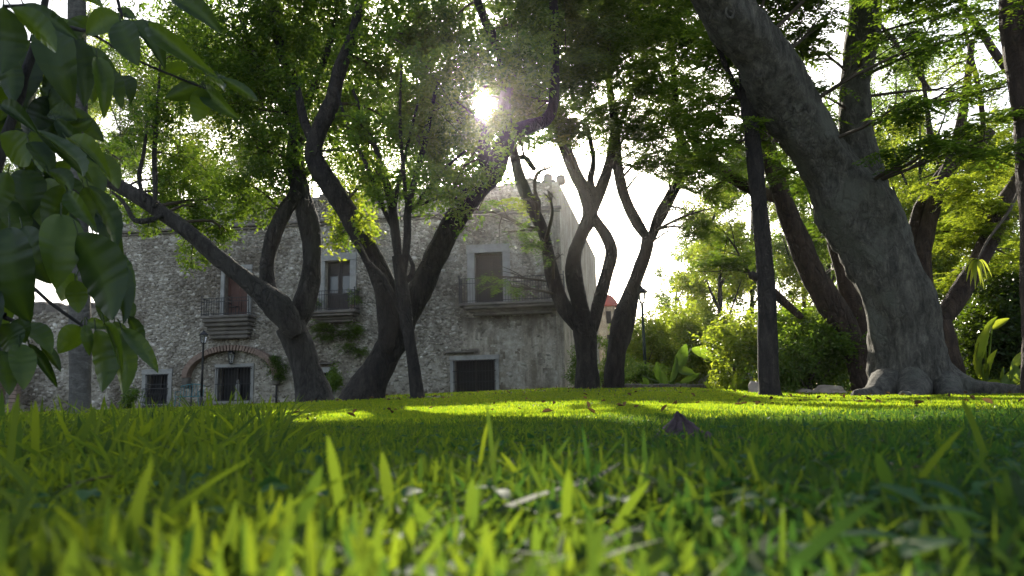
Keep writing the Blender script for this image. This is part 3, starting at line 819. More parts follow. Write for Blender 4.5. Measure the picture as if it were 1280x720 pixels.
# chair on the left balcony
def chair():
    cu, hw, zs, _ = bL; o = fp(cu - .25, zs, .42)
    root = empty('wooden_chair', o, 'dark wooden chair standing on the balcony of the red-brown door', 'chair')
    mb = MB(); mb.box(o + UZ * .44, dF, nF, UZ, .22, .2, .02, .01); mb.out('seat', M['wood_dark'], root)
    mb = MB()
    for s in (-1, 1): mb.box(o + dF * .2 + nF * .19 * s + UZ * .72, dF, nF, UZ, .018, .02, .26)
    for zz in (.62, .78, .94): mb.box(o + dF * .2 + UZ * zz, dF, nF, UZ, .012, .168, .03)
    mb.out('backrest', M['wood_dark'], root)
    for s in (-1, 1):
        for t in (-1, 1):
            mb = MB(); mb.box(o + dF * .2 * s + nF * .18 * t + UZ * .21, dF, nF, UZ, .018, .018, .208); mb.out('leg', M['wood_dark'], root)
chair()

# gateway pillars at the far left, in front of the wing
for (px_, y0, wd, lab) in ((18, 438, .8, 'brown brick gate pillar at the far left behind the hanging leaves'), (44, 458, .35, 'narrow weathered pillar beside the brown gate pillar at far left')):
    u, z1 = fac(px_, y0); g0 = fp(u, .15, 1.2)
    root = empty('gate_pillar', g0, lab, 'pillar', 'gate pillars at the far left'); c = g0.copy()
    mb = MB()
    zz = .15
    while zz < z1 - .15:
        mb.box([c[0], c[1], zz + .1], dF, nF, UZ, wd / 2 + random.uniform(-.02, .02), wd / 2, .094, .02); zz += .2
    mb.out('shaft', M['brick'], root, kind='stuff'); mb = MB(); mb.box([c[0], c[1], zz + .08], dF, nF, UZ, wd / 2 + .08, wd / 2 + .08, .08, .03); mb.out('cap', M['stained_stone'], root)

# church tower with small red dome, beyond the corner
def tower():
    Yt = 62.0; c = P(765, 490, Yt); c[2] = .3; s = Yt / FPX
    root = empty('church_tower', c, 'distant pale church tower with a small red dome behind the forked tree', 'church')
    zt = P(765, 384, Yt)[2]; zb = .2
    mb = MB(); mb.box([c[0] - .3, c[1], (zt + zb) / 2], [1, 0, 0], [0, 1, 0], [0, 0, 1], .75, .75, (zt - zb) / 2, .05); mb.out('shaft', M['plaster'], root)
    mb = MB(); mb.lathe([c[0] - .1, c[1], zt], [(.98, 0), (.98, .12), (.9, .2), (.75, .55), (.5, .85), (.25, 1.0), (.02, 1.06)], 16); mb.out('dome', M['red_tile'], root, smooth=True)
    mb = MB(); mb.box([c[0] - 1.2, c[1] + 1.5, zt * .5 + .5], [1, 0, 0], [0, 1, 0], [0, 0, 1], .55, .55, zt * .5 + 1.2, .05); mb.box([c[0] - .9, c[1] + 1.5, zt + 1.75], [1, 0, 0], [0, 1, 0], [0, 0, 1], .9, .6, .08, .02); mb.out('belfry', M['plaster'], root)
    for z in (zt - .9, zt - 2.8):
        mb = MB(); mb.box([c[0] - .1, c[1] - .76, z], [1, 0, 0], [0, 1, 0], [0, 0, 1], .2, .03, .5, .01); mb.out('window', M['void'], root)
tower()

# street lamps
def lamp(px_, ytop, Yl, label, mat='green_iron', sc=1.0):
    b = P(px_, 490, Yl); b[2] = float(gz(b[0], b[1])); zt = P(px_, ytop, Yl)[2]; c = b
    root = empty('street_lamp', c, label, 'street lamp', 'lamp posts on the lawn')
    H = zt - c[2]; lh = .50 * sc
    mb = MB(); mb.lathe(c, [(.12, -.02), (.12, .06), (.085, .1), (.07, .38), (.05, .42), (.045, .5)], 10); mb.out('base', M[mat], root, smooth=False)
    mb = MB(); mb.lathe(c, [(.055, .5), (.048, H * .5), (.042, H - lh - .05), (.05, H - lh - .03), (.03, H - lh)], 10); mb.out('pole', M[mat], root, smooth=True)
    z0 = H - lh; mb = MB()
    for k in range(6):
        an = k * math.pi / 3; q = np.array([math.cos(an), math.sin(an), 0]); mb.cyl(c + q * .085 * sc + UZ * (z0 + .03), c + q * .15 * sc + UZ * (z0 + lh * .62), .010, n=5)
    mb.lathe(c, [(.03, z0), (.10 * sc, z0 + .02), (.10 * sc, z0 + .04)], 6)
    mb.out('lantern_frame', M['iron'], root)
    mb = MB(); mb.lathe(c, [(.07 * sc, z0 + .045), (.13 * sc, z0 + lh * .61)], 6); mb.out('lantern_glass', M['lamp_glass'], root)
    mb = MB(); mb.lathe(c, [(.175 * sc, z0 + lh * .62), (.185 * sc, z0 + lh * .66), (.09 * sc, z0 + lh * .84), (.05 * sc, z0 + lh * .86), (.05 * sc, z0 + lh * .92), (.01, H)], 6); mb.out('lantern_cap', M['iron'], root)
lamp(808, 357, 24.0, 'slim green-black lamp post on the lawn right of the forked tree', sc=1.15)
lamp(252, 413, 33.0, 'dark lamp post in front of the brick arch of the building', 'iron', 1.15)

# teal ornate iron bench in front of the arch
def bench():
    u, z = fac(272, 512); o = fp(u, 0, 2.6); o[2] = float(gz(o[0], o[1])) + .12
    zb = P(272, 503, o[1])[2] - o[2]
    root = empty('garden_bench', o, 'turquoise wrought iron garden bench below the arch window', 'bench')
    mb = MB(); mb.box(o + UZ * .42, dF, nF, UZ, .6, .22, .015, .01); mb.out('seat', M['teal_iron'], root)
    mb = MB(); H = .9
    for k in range(9):
        uu = -.56 + .14 * k; top = H + .1 * math.cos(uu * 2.6); mb.cyl(o + dF * uu - nF * .2 + UZ * .42, o + dF * uu - nF * .27 + UZ * (top - .03), .012, n=5)
    for k in range(12):
        u0, u1 = -.6 + .1 * k, -.5 + .1 * k; mb.cyl(o + dF * u0 - nF * .27 + UZ * (H + .1 * math.cos(u0 * 2.6)), o + dF * u1 - nF * .27 + UZ * (H + .1 * math.cos(u1 * 2.6)), .02, n=5)
    mb.out('backrest', M['teal_iron'], root)
    for s in (-1, 1):
        for t in (-1, 1):
            mb = MB(); mb.cyl(o + dF * .54 * s + nF * .18 * t + UZ * .41, o + dF * .6 * s + nF * .22 * t - UZ * .1, .018, n=6); mb.out('leg', M['teal_iron'], root)
        mb = MB(); mb.cyl(o + dF * .58 * s - nF * .22 + UZ * .66, o + dF * .58 * s + nF * .2 + UZ * .64, .018, n=6); mb.cyl(o + dF * .58 * s + nF * .2 + UZ * .64, o + dF * .58 * s + nF * .2 + UZ * .42, .015, n=6); mb.out('armrest', M['teal_iron'], root)
bench()

# low stone edging at the back of the lawn: single stones
root = empty('stone_edging', P(850, 489, 21) * [1, 1, 0], 'low row of edging stones at the back of the lawn right of the lamp', 'edging')
for k in range(24):
    px_ = 778 + k * 7; p = P(px_, 489, 21.5); z = float(gz(p[0], p[1])); w = random.uniform(.07, .085)
    mb = MB(); mb.box([p[0], p[1], z + .05], [1, 0, 0], [0, 1, 0], [0, 0, 1], w, .1, random.uniform(.08, .11), .03, 0); mb.out('stone', M['stained_stone'], root)
# pale low wall behind the banana plants
p = P(872, 480, 30); root = empty('garden_wall', [p[0], p[1], .2], 'low bluish plastered garden wall behind the big-leaved plants', 'wall')
mb = MB(); mb.box([p[0], p[1], .75], [1, .08, 0], [-.08, 1, 0], [0, 0, 1], 2.2, .15, .75, .03); mb.out('wall_face', M['plaster'], root)
mb = MB(); mb.box([p[0], p[1], 1.55], [1, .08, 0], [-.08, 1, 0], [0, 0, 1], 2.25, .2, .05, .02); mb.out('coping', M['stained_stone'], root)
# rocks
def rock(px_, Yr, sx, sy, sz, label):
    p = P(px_, 490, Yr); z = float(gz(p[0], p[1])); bm = bmesh.new(); bmesh.ops.create_icosphere(bm, subdivisions=3, radius=1)
    V = []
    for v in bm.verts:
        q = v.co * (1 + .35 * noise.noise(v.co * 1.7 + Vector((px_, 0, 0))) + .1 * noise.noise(v.co * 5)); V.append([p[0] + q.x * sx, p[1] + q.y * sy, z + .02 + q.z * sz])
    F = [[v.index for v in f.verts] for f in bm.faces]; bm.free()
    mk('rock', np.array(V), F, M['rock'], loc=[p[0], p[1], z], label=label, cat='rock')
rock(1036, 17.2, .42, .3, .17, 'pinkish flat rock at the foot of the dark bush left of the giant trunk')
rock(945, 15.5, .16, .15, .22, 'small rough rock leaning at the left of the slim straight trunk')
rock(1005, 17.6, .22, .2, .10, 'small low stone at the foot of the dark bush, left of the flat rock')
# ---------------------------------------------------------------- trees
def catmull(pts, step):
    pts = [np.asarray(p, float) for p in pts]
    if len(pts) < 3: pts = [pts[0], (pts[0] + pts[1]) / 2, pts[1]]
    q = [2 * pts[0] - pts[1]] + pts + [2 * pts[-1] - pts[-2]]; out = []
    for i in range(1, len(q) - 2):
        n = max(2, int(np.linalg.norm(q[i + 1][:3] - q[i][:3]) / step))
        for k in range(n):
            t = k / n
            out.append(.5 * (2 * q[i] + (q[i + 1] - q[i - 1]) * t + (2 * q[i - 1] - 5 * q[i] + 4 * q[i + 1] - q[i + 2]) * t * t + (3 * q[i] - q[i - 1] - 3 * q[i + 1] + q[i + 2]) * t ** 3))
    out.append(q[-2]); return np.array(out)

def tube(P4, nseg=14, step=.18, rough=.09, lump=.12, flare=None, seed=0.0, freq=2.2, cap=True):
    """P4: list of (x,y,z,r); a knotty tapering limb"""
    c = catmull(P4, step)
    e = c[-1].copy(); e[:3] += (c[-1][:3] - c[-2][:3]) * .3; e[3] *= .12; c = np.vstack([c, e]); n = len(c); pos = c[:, :3]; r = np.maximum(c[:, 3], .002)
    d = np.gradient(pos, axis=0); d /= np.maximum(np.linalg.norm(d, axis=1), 1e-9)[:, None]
    ref = np.array([0, -1.0, 0.05]); V = np.zeros((n, nseg, 3))
    t = np.cross(d[0], ref); t /= np.linalg.norm(t)
    for i in range(n):
        t = t - d[i] * (t @ d[i]); t /= np.linalg.norm(t); w = np.cross(d[i], t)
        for k in range(nseg):
            an = 2 * math.pi * k / nseg; dr = t * math.cos(an) + w * math.sin(an)
            q = pos[i] + dr * r[i]
            v = Vector(q) * freq + Vector((seed, seed * 1.7, 0))
            dn = lump * noise.noise(v * .45) * 1.6 + rough * noise.noise(Vector((v.x * 2.3, v.y * 2.3, v.z * .9)))
            if rough > .05 and r[i] > .05: dn += rough * .5 * noise.noise(Vector((v.x * 6, v.y * 6, v.z * 2.6))) - rough * .45 * (1 - min(1, abs(noise.noise(Vector((v.x * 4.3 + 7, v.y * 4.3, v.z * .8)))) * 5))
            rr = r[i] * (1 + dn)
            if flare is not None: rr *= flare(an, pos[i][2])
            V[i, k] = pos[i] + dr * rr
    idx = np.arange(n * nseg).reshape(n, nseg); nx_ = np.roll(idx, -1, 1)
    F = np.stack([idx[:-1], nx_[:-1], nx_[1:], idx[1:]], -1).reshape(-1, 4)
    Vf = V.reshape(-1, 3)
    return Vf, F

def L4(pts, Y=None):
    """(px,py,Y,r_px) -> world xyz + radius"""
    out = []
    for p in pts:
        w = P(p[0], p[1], p[2]); out.append(np.array([w[0], w[1], w[2], p[3] * p[2] / FPX * 1.0]))
    return out

def cat_meshes(lst):
    V, F, o = [], [], 0
    for v, f in lst: V.append(v); F.append(f + o); o += len(v)
    return np.concatenate(V), np.concatenate(F)

RH = (np.array([(0, 0, 0), (.45, -.5, .10), (1, 0, -.05), (.45, .5, .10)], float), np.array([[0, 1, 2, 3]]))   # small simple leaf

DENS = 2.75
def leaf_cloud(blobs, leaf=.08, aspect=.5, dens=1.0, style='broad', droop=.25, keep=.06, maxn=60000, target=1.8):
    maxn = int(maxn * 2.4)
    """blobs: (px,py,Y,r_px[,density]); leaves gathered on short twigs inside each blob"""
    PP, DD, RR = [], [], []
    for b in blobs:
        c = P(b[0], b[1], b[2]); r = b[3] * b[2] / FPX; dn = dens * (b[4] if len(b) > 4 else 1)
        area = math.pi * r * r; la = leaf * leaf * aspect * .5
        n = int(area * target * DENS * dn / la)
        if style == 'pinnate':
            K = 15; ns = max(3, n // K)
            # sprays sit in loose tiers so that the crown reads as layered sheets with gaps between
            u = rng.normal(0, 1, (ns, 3)); u /= np.linalg.norm(u, axis=1)[:, None]
            sub = rng.normal(0, .55, (max(6, ns // 9), 3)) * [1, 1.1, .75]
            ci = rng.integers(0, len(sub), ns)
            base = c + (sub[ci] + u * rng.random(ns)[:, None] * .42 * [1.25, 1.25, .5]) * r
            a = rng.random(ns) * 6.283; dr = np.stack([np.cos(a), np.sin(a), rng.uniform(-droop - .3, .15, ns)], -1)
            L = rng.uniform(3.2, 5.2, ns) * leaf
            dr /= np.linalg.norm(dr, axis=1)[:, None]; s = np.cross([0, 0, 1.0], dr); s /= np.linalg.norm(s, axis=1)[:, None]
            tt = (np.repeat(np.arange(8), 2)[:K] + .6) / 8.0; sg = np.where(np.arange(K) % 2 == 0, 1, -1)
            pos = base[:, None] + dr[:, None] * (tt[None, :, None] * L[:, None, None]); pos[..., 2] -= (tt[None] ** 2) * L[:, None] * .25
            ld = s[:, None] * sg[None, :, None] + dr[:, None] * .55
            ld = ld + rng.normal(0, .12, ld.shape)
            PP.append(pos.reshape(-1, 3)); DD.append(ld.reshape(-1, 3)); RR.append(rng.normal(0, .25, ns * K))
        else:
            K = 9; ns = max(3, n // K)
            u = rng.normal(0, 1, (ns, 3)); u /= np.linalg.norm(u, axis=1)[:, None]
            sub = rng.normal(0, .58, (max(8, ns // 8), 3)); ci = rng.integers(0, len(sub), ns)
            base = c + (sub[ci] + u * (rng.random(ns)[:, None] ** .6) * .38) * r
            dr = rng.normal(0, 1, (ns, 3)); dr[:, 2] -= droop
            pos = base[:, None] + dr[:, None] * np.linspace(0, 1, K)[None, :, None] * leaf * 1.4 + rng.normal(0, leaf * .5, (ns, K, 3))
            ld = rng.normal(0, 1, (ns, K, 3)) + dr[:, None] * .5; ld[..., 2] = ld[..., 2] * .6 - droop * .6
            PP.append(pos.reshape(-1, 3)); DD.append(ld.reshape(-1, 3)); RR.append(rng.normal(0, .7, ns * K))
    pos = np.concatenate(PP); dd = np.concatenate(DD); rr = np.concatenate(RR)
    k = thin(pos, keep) & (pos[:, 2] > .15); pos, dd, rr = pos[k], dd[k], rr[k]
    if len(pos) > maxn:
        q = rng.choice(len(pos), maxn, replace=False); pos, dd, rr = pos[q], dd[q], rr[q]
    n = len(pos); sz = leaf * rng.uniform(.7, 1.3, n)
    big = .5 + .5 * np.sin(pos[:, 0] * 1.7 + np.sin(pos[:, 2] * 2.3)) * np.cos(pos[:, 1] * 1.1 + pos[:, 2])
    ti = np.clip(.3 * big + .7 * rng.random(n), 0, 1)
    return scatter(RH, pos, dd, sz, rr, ti, sz * aspect)

def twigs(limbs, blobs, per=4, r0=.028):
    """boughs that run from the nearest limb into each leaf mass, each with its own twigs"""
    nodes = np.concatenate([catmull(l, .4) for l in limbs]); out = []
    for b in blobs:
        c = P(b[0], b[1], b[2]); r = b[3] * b[2] / FPX
        sc_ = np.linalg.norm(nodes[:, :3] - c, axis=1) + .7 * np.maximum(nodes[:, 2] - c[2], 0)
        a = nodes[np.argmin(sc_)]
        L = np.linalg.norm(c - a[:3])
        if L > 9: continue
        ra = min(a[3] * .55, r0 + .006 * L)
        mid = (a[:3] + c) / 2 + rng.normal(0, .06 * L, 3) + [0, 0, .05 * L]
        ctl = [[*a[:3], ra], [*mid, ra * .75], [*c, ra * .4]]; cc = catmull(ctl, .25)
        one = [tube(ctl, 6, .35, 0, .1, seed=float(b[0]))]
        for k in range(per):
            e = c + rng.normal(0, .55, 3) * r; s = cc[rng.integers(len(cc) // 3, len(cc))][:3]
            one.append(tube([[*s, ra * .4], [*((s + e) / 2 + rng.normal(0, .08, 3) * r + [0, 0, .04]), ra * .28], [*e, .005]], 4, .3, 0, 0, seed=float(k)))
        out.append(cat_meshes(one))
    return out

def tree(name, label, cat, trunk, limbs, blobs, bark, leafm, leaf=.08, style='pinnate', dens=1.0, flare=None, nseg=30, step=.10, per=4, maxn=60000,
         aspect=.5, keep=.03, rough=.09, target=1.8, group=None, extra=None, root_at=None, crown_mats=None):
    t4 = L4(trunk); b0 = t4[0]; gzv = float(gz(b0[0], b0[1]))
    root = empty(name, [b0[0], b0[1], gzv], label, cat, group or 'large trees on the lawn')
    t4[0][2] = gzv - .12
    V, F = tube(t4, nseg, step, rough, .14, flare, seed=trunk[0][0])
    lst = [(V, F)]
    if extra: lst += [tube(e, 12, .14, .08, .12, seed=3.3) for e in extra]
    V, F = cat_meshes(lst)
    mk('trunk', V, F, M[bark], root, smooth=True)
    lims = [L4(l) for l in limbs]
    if name == 'branching_tree':
        for l in lims:
            for q_ in l: q_[3] *= .9
    for l in lims:
        l[0][3] *= .72; st_ = l[0].copy(); dd_ = l[0][:3] - l[1][:3]; st_[:3] += dd_ / np.linalg.norm(dd_) * l[0][3] * .8; st_[3] *= .5; l.insert(0, st_)
    for l in lims:
        V, F = tube(l, max(8, nseg - 4), step, rough, .12, seed=float(l[0][0])); mk('limb', V, F, M[bark], root, smooth=True)
    if blobs:
        tw = twigs([t4[1:]] + lims, [b for b in blobs], per)
        for V, F in tw: mk('branch', V, F, M['twig'], root, smooth=True)
        groups = crown_mats or [(leafm, blobs)]
        for (lm, bb) in groups:
            V, F, T = leaf_cloud(bb, leaf, aspect, dens, style, keep=keep, maxn=maxn, target=target)
            mk('crown', V, F, M[lm], root, tint=T)
    return root

def Yf(Y, pts): return [(a, b, Y, r) for (a, b, r) in pts]
def Bl(Y, pts): return [(p[0], p[1], Y + random.uniform(-1.4, 1.6), *p[2:]) for p in pts]

# T1: left leaning forked tree
b1 = Bl(18, [(350, 30, 55), (405, 25, 50), (335, 90, 48), (390, 85, 50), (440, 65, 42), (355, 150, 45), (410, 155, 40), (322, 185, 38, .8), (295, 55, 52, 1), (285, 125, 44, .9), (235, 70, 44, .8), (215, 130, 34, .6), (170, 60, 40, .6), (180, 150, 30, .5),
             (440, 125, 38), (300, 225, 30, .7), (345, 215, 30, .8), (385, 215, 26, .8), (250, 20, 45, .7), (370, -40, 60), (300, -50, 60), (430, -50, 60), (350, -120, 70), (420, -130, 70), (270, -110, 60)])
b1b = Bl(19.8, [(190, 275, 20), (330, 262, 18), (225, 200, 28, .8), (260, 215, 26, .8), (255, 262, 26), (232, 285, 18), (285, 250, 26), (280, 290, 18, .8), (215, 250, 20), (165, 245, 24), (310, 250, 20), (240, 315, 18, .8), (205, 225, 22, .7), (150, 200, 24, .5)])
tree('forked_tree', 'dark forked tree whose long limb leans far left in front of the red-brown balcony door', 'tree',
     Yf(18, [(396, 507, 27), (392, 492, 22), (385, 468, 18.5), (374, 432, 18), (364, 408, 17)]),
     [Yf(17.5, [(366, 412, 17), (352, 388, 17), (330, 368, 14), (302, 345, 11.5), (270, 320, 10.5), (235, 290, 10), (205, 268, 10.5), (180, 250, 11), (155, 236, 9), (130, 224, 7.5), (95, 205, 6), (60, 175, 4)]),
      Yf(17.3, [(202, 270, 4), (184, 276, 4), (168, 275, 3.6), (160, 262, 3), (152, 250, 2.4), (140, 240, 1.6)]),
      Yf(17.3, [(193, 257, 3.4), (194, 230, 3), (193, 190, 3), (197, 135, 2.4), (200, 80, 1.5)]), Yf(17.3, [(180, 250, 3), (174, 222, 2.6), (180, 190, 2.2), (184, 150, 1.6)]),
      Yf(18, [(352, 395, 12), (336, 365, 11), (334, 330, 10), (342, 295, 10), (355, 265, 10), (372, 240, 9)]),
      Yf(18.2, [(366, 412, 17), (378, 385, 14), (388, 350, 13), (390, 310, 12), (384, 270, 12), (374, 235, 12), (369, 200, 11), (372, 160, 10), (368, 110, 9), (352, 60, 8), (342, 10, 7), (335, -50, 5)]),
      Yf(18.2, [(372, 175, 7), (360, 140, 6), (340, 110, 5), (318, 70, 4), (300, 20, 3)]), Yf(18.2, [(371, 150, 7), (392, 110, 5), (410, 60, 4), (425, 0, 3)])],
     b1 + b1b, 'bark_grey', 'leaf_deep', .115, 'broad', 1.0, crown_mats=[('leaf_deep', b1), ('leaf_mid', b1b)], maxn=45000)

# T2: double trunk with the V
b2 = Bl(16.8, [(470, 30, 48), (525, 40, 46), (480, 100, 42), (530, 110, 42), (562, 75, 42), (500, 160, 38, .9), (548, 170, 36), (450, 190, 32, .8), (565, 25, 42), (583, 95, 26, .8), (590, 195, 30, 1), (560, 215, 28, 1), (575, 165, 32, 1), (640, 120, 26, 1), (560, 120, 36, 1), (625, 100, 20, .8), (575, 130, 28, 1.1), (622, 152, 16, 1.5), (584, 152, 18, 1.3), (601, 168, 13, 1.4), (645, 165, 18, 1.2), (535, 150, 30), (560, 165, 28), (600, 85, 24), (625, 150, 16, 1.2), (665, 128, 26, 1.2), (645, 75, 30, 1.1),
               (640, 30, 42), (655, 85, 34), (610, 60, 26, .8), (480, -40, 60), (560, -45, 60), (640, -40, 55), (520, -120, 70), (620, -120, 70), (650, 175, 20, .4)])
b2b = Bl(16, [(440, 245, 16), (428, 262, 14, 1.3), (452, 272, 12, 1.3), (432, 288, 12, 1.2), (470, 210, 20, .8), (462, 296, 8), (545, 272, 9), (420, 300, 10, .6)])
tree('forked_tree', 'dark forked tree with a wide V of two trunks in front of the middle balcony', 'tree',
     Yf(16.5, [(452, 506, 30), (458, 492, 25), (468, 470, 21), (480, 445, 20), (494, 422, 19), (505, 400, 15)]),
     [Yf(16.2, [(484, 432, 15), (487, 400, 15), (482, 362, 15), (470, 332, 14), (452, 298, 13), (428, 255, 13), (404, 218, 13), (392, 190, 12), (400, 160, 11), (414, 130, 10), (424, 90, 9), (440, 45, 8), (452, 0, 7), (465, -60, 5)]),
      Yf(16.3, [(500, 412, 19), (520, 372, 16), (545, 320, 14), (570, 272, 14), (596, 238, 14), (616, 215, 16), (627, 188, 13), (640, 168, 11), (662, 158, 9.5), (682, 150, 8.5), (692, 128, 7.5), (693, 80, 6.5), (692, 20, 6), (690, -50, 5)]),
      Yf(16.3, [(612, 220, 11), (606, 195, 9), (605, 172, 6), (609, 158, 3)]), Yf(16.3, [(636, 166, 9), (630, 140, 8), (632, 105, 7), (622, 60, 6), (604, 20, 6), (590, -20, 5)]),
      Yf(16.2, [(394, 185, 8), (380, 150, 6), (372, 110, 4)]), Yf(16.3, [(640, 200, 4), (655, 196, 3.5), (668, 212, 3)])],
     b2 + b2b, 'bark_dark', 'leaf_deep', .115, 'broad', 1.0, crown_mats=[('leaf_deep', b2), ('leaf_bright', b2b)], maxn=45000)

# T3: slim many-stemmed tree
b3 = Bl(15, [(560, 238, 20, .9), (600, 222, 18, .9), (530, 246, 16, .8), (485, 244, 18, .8), (615, 205, 16, 1), (470, 215, 22), (505, 228, 24), (540, 222, 26), (575, 230, 20), (520, 170, 32), (450, 155, 26), (588, 265, 16, .6), (490, 130, 30, .7), (560, 130, 34, .7), (530, 80, 36, .6), (585, 160, 26, .8), (455, 225, 16), (430, 300, 12, .6)])
tree('slim_tree', 'slim upright tree with thin sprays of stems between the V-shaped tree and the right window', 'tree',
     Yf(15, [(524, 505, 11), (521, 490, 9), (516, 450, 8), (509, 405, 8), (503, 360, 8), (497, 320, 7)]),
     [Yf(15, [(498, 325, 6), (494, 290, 6), (488, 250, 5), (476, 205, 4), (460, 160, 3), (440, 110, 2)]), Yf(15, [(503, 350, 6), (509, 300, 5), (510, 262, 5), (520, 220, 4), (533, 170, 3), (545, 110, 2)]),
      Yf(15, [(503, 355, 5), (514, 345, 4), (516, 332, 3), (510, 318, 2)]), Yf(15, [(494, 290, 4), (480, 262, 3), (462, 215, 3), (436, 160, 2), (420, 110, 1.5)]), Yf(15, [(510, 268, 3.5), (528, 245, 3), (552, 215, 2.4), (580, 190, 1.6)]),
      Yf(15, [(510, 270, 3), (505, 220, 2.6), (500, 150, 2), (502, 80, 1.4)]), Yf(15, [(512, 262, 3), (535, 252, 2.4), (562, 246, 2), (598, 262, 1.4)]), Yf(15, [(506, 405, 3.5), (492, 370, 3), (478, 345, 2.6), (462, 328, 2)]),
      Yf(15, [(492, 282, 3), (498, 230, 2.4), (522, 130, 1.6)])],
     b3, 'bark_dark', 'leaf_mid', .09, 'broad', .75, nseg=12, rough=.05, maxn=16000, per=6)

# T4 / T5: the pair of forked trees right of the building corner
b4 = Bl(18.6, [(700, 150, 26, 1.1), (660, 140, 24, 1.2), (640, 110, 28), (685, 165, 18, 1.1), (715, 160, 24), (665, 35, 46), (702, 60, 46), (655, 100, 34), (692, 118, 42), (740, 30, 46), (735, 92, 46), (752, 142, 40), (722, 198, 22), (690, 185, 18, .7), (760, 60, 44), (700, -30, 60), (760, -40, 60), (650, -50, 60), (720, -110, 70), (700, 10, 50)])
b4b = Bl(16, [(665, 243, 16, .9), (650, 250, 14, .8), (686, 240, 14, .8), (705, 180, 12, .8), (690, 208, 12, .5)])
b4c = Bl(18, [(620, 345, 16, .8), (640, 358, 14, .8), (655, 300, 22, .55), (680, 305, 18, .55), (630, 290, 22, .4), (610, 262, 22, .4), (700, 320, 10, .5)])
tree('branching_tree', 'dark tree with looped stems at the building corner, left of the joined pair', 'tree',
     Yf(19, [(734, 499, 18), (734, 488, 15.5), (733, 455, 13.5), (732, 425, 15), (731, 402, 17)]),
     [Yf(19, [(728, 412, 14), (705, 384, 12), (692, 352, 10.5), (685, 318, 9), (678, 288, 9), (666, 262, 9), (652, 228, 8), (642, 190, 7), (636, 150, 6), (630, 95, 4)]),
      Yf(19, [(734, 412, 13), (724, 378, 12), (717, 345, 11), (718, 318, 10), (728, 292, 10), (738, 268, 11), (732, 243, 9), (718, 214, 8.5), (704, 180, 8), (696, 152, 8), (694, 100, 6), (693, 30, 5), (692, -40, 4)]),
      Yf(19, [(737, 275, 9), (746, 248, 8), (757, 220, 8), (764, 190, 7), (768, 150, 5), (762, 100, 4), (770, 40, 3)]), Yf(19, [(744, 250, 6), (738, 225, 5), (742, 200, 4), (735, 160, 3)]),
      Yf(19, [(740, 412, 11), (749, 376, 9), (758, 345, 9), (764, 318, 9), (760, 300, 8.5), (750, 284, 8), (740, 270, 8)])],
     b4 + b4b + b4c, 'bark_dark', 'leaf_deep', .10, 'pinnate', 1.0, crown_mats=[('leaf_deep', b4), ('leaf_bright', b4b), ('leaf_deep', b4c)], maxn=50000, target=2.1)
b5 = Bl(19, [(868, 285, 20), (845, 262, 14), (890, 260, 22), (800, 215, 20, .8), (880, 190, 26), (782, 40, 46), (825, 40, 46), (800, 100, 44), (850, 95, 44), (792, 160, 38), (832, 155, 38), (785, 205, 24, .9), (872, 45, 44), (875, 140, 36), (820, 195, 24, .9), (860, 212, 30), (858, 262, 20), (875, 230, 26), (845, 285, 12, .6),
             (800, -40, 60), (870, -40, 60), (830, -110, 70), (820, 5, 50)])
tree('branching_tree', 'right-leaning dark tree with a high fork, right of the joined pair', 'tree',
     Yf(19.6, [(767, 499, 15), (767, 486, 12.5), (769, 450, 13), (776, 414, 15), (787, 374, 11), (796, 345, 8.5), (807, 315, 7.5), (810, 298, 8)]),
     [Yf(19.6, [(811, 300, 8), (797, 280, 8), (785, 256, 8), (775, 225, 7.5), (770, 190, 7.5), (768, 150, 6), (762, 100, 5), (766, 40, 4), (770, -30, 3)]),
      Yf(19.6, [(812, 303, 7.5), (823, 274, 8), (840, 242, 8), (854, 212, 8), (854, 185, 7.5), (847, 160, 6), (844, 120, 5), (840, 70, 4), (836, 10, 3)]),
      Yf(19.6, [(847, 160, 3.5), (836, 120, 3), (822, 85, 2.4), (812, 40, 2)]), Yf(19.6, [(770, 170, 4), (784, 130, 3.4), (800, 80, 3), (812, 30, 2)]), Yf(19.6, [(842, 90, 3), (862, 60, 2.4), (880, 30, 2)])],
     b5, 'bark_dark', 'leaf_deep', .10, 'pinnate', 1.0, maxn=50000, target=2.1)

# T6: slim straight trunk
b6 = Bl(14, [(905, 60, 42), (900, 125, 38), (945, 105, 36), (895, 180, 34, .8), (930, 160, 30, .8), (965, 180, 26, .5), (900, -20, 60), (960, -30, 60), (940, 20, 46)])
tree('slim_tree', 'tall slim straight trunk on the lawn left of the giant grey tree', 'tree',
     Yf(13.5, [(963, 502, 20), (962, 490, 13.5), (960, 462, 12), (960, 410, 11.5), (957, 345, 11), (951, 275, 10.5), (944, 205, 10), (937, 140, 10.5), (932, 70, 9), (930, 0, 8), (930, -80, 6)]),
     [Yf(13.5, [(957, 352, 6), (946, 346, 5), (938, 342, 4)]), Yf(13.5, [(938, 140, 5), (915, 100, 4), (895, 50, 3), (880, 0, 2)])],
     b6, 'bark_dark', 'leaf_mid', .085, 'pinnate', .9, maxn=40000, target=1.9, rough=.05)

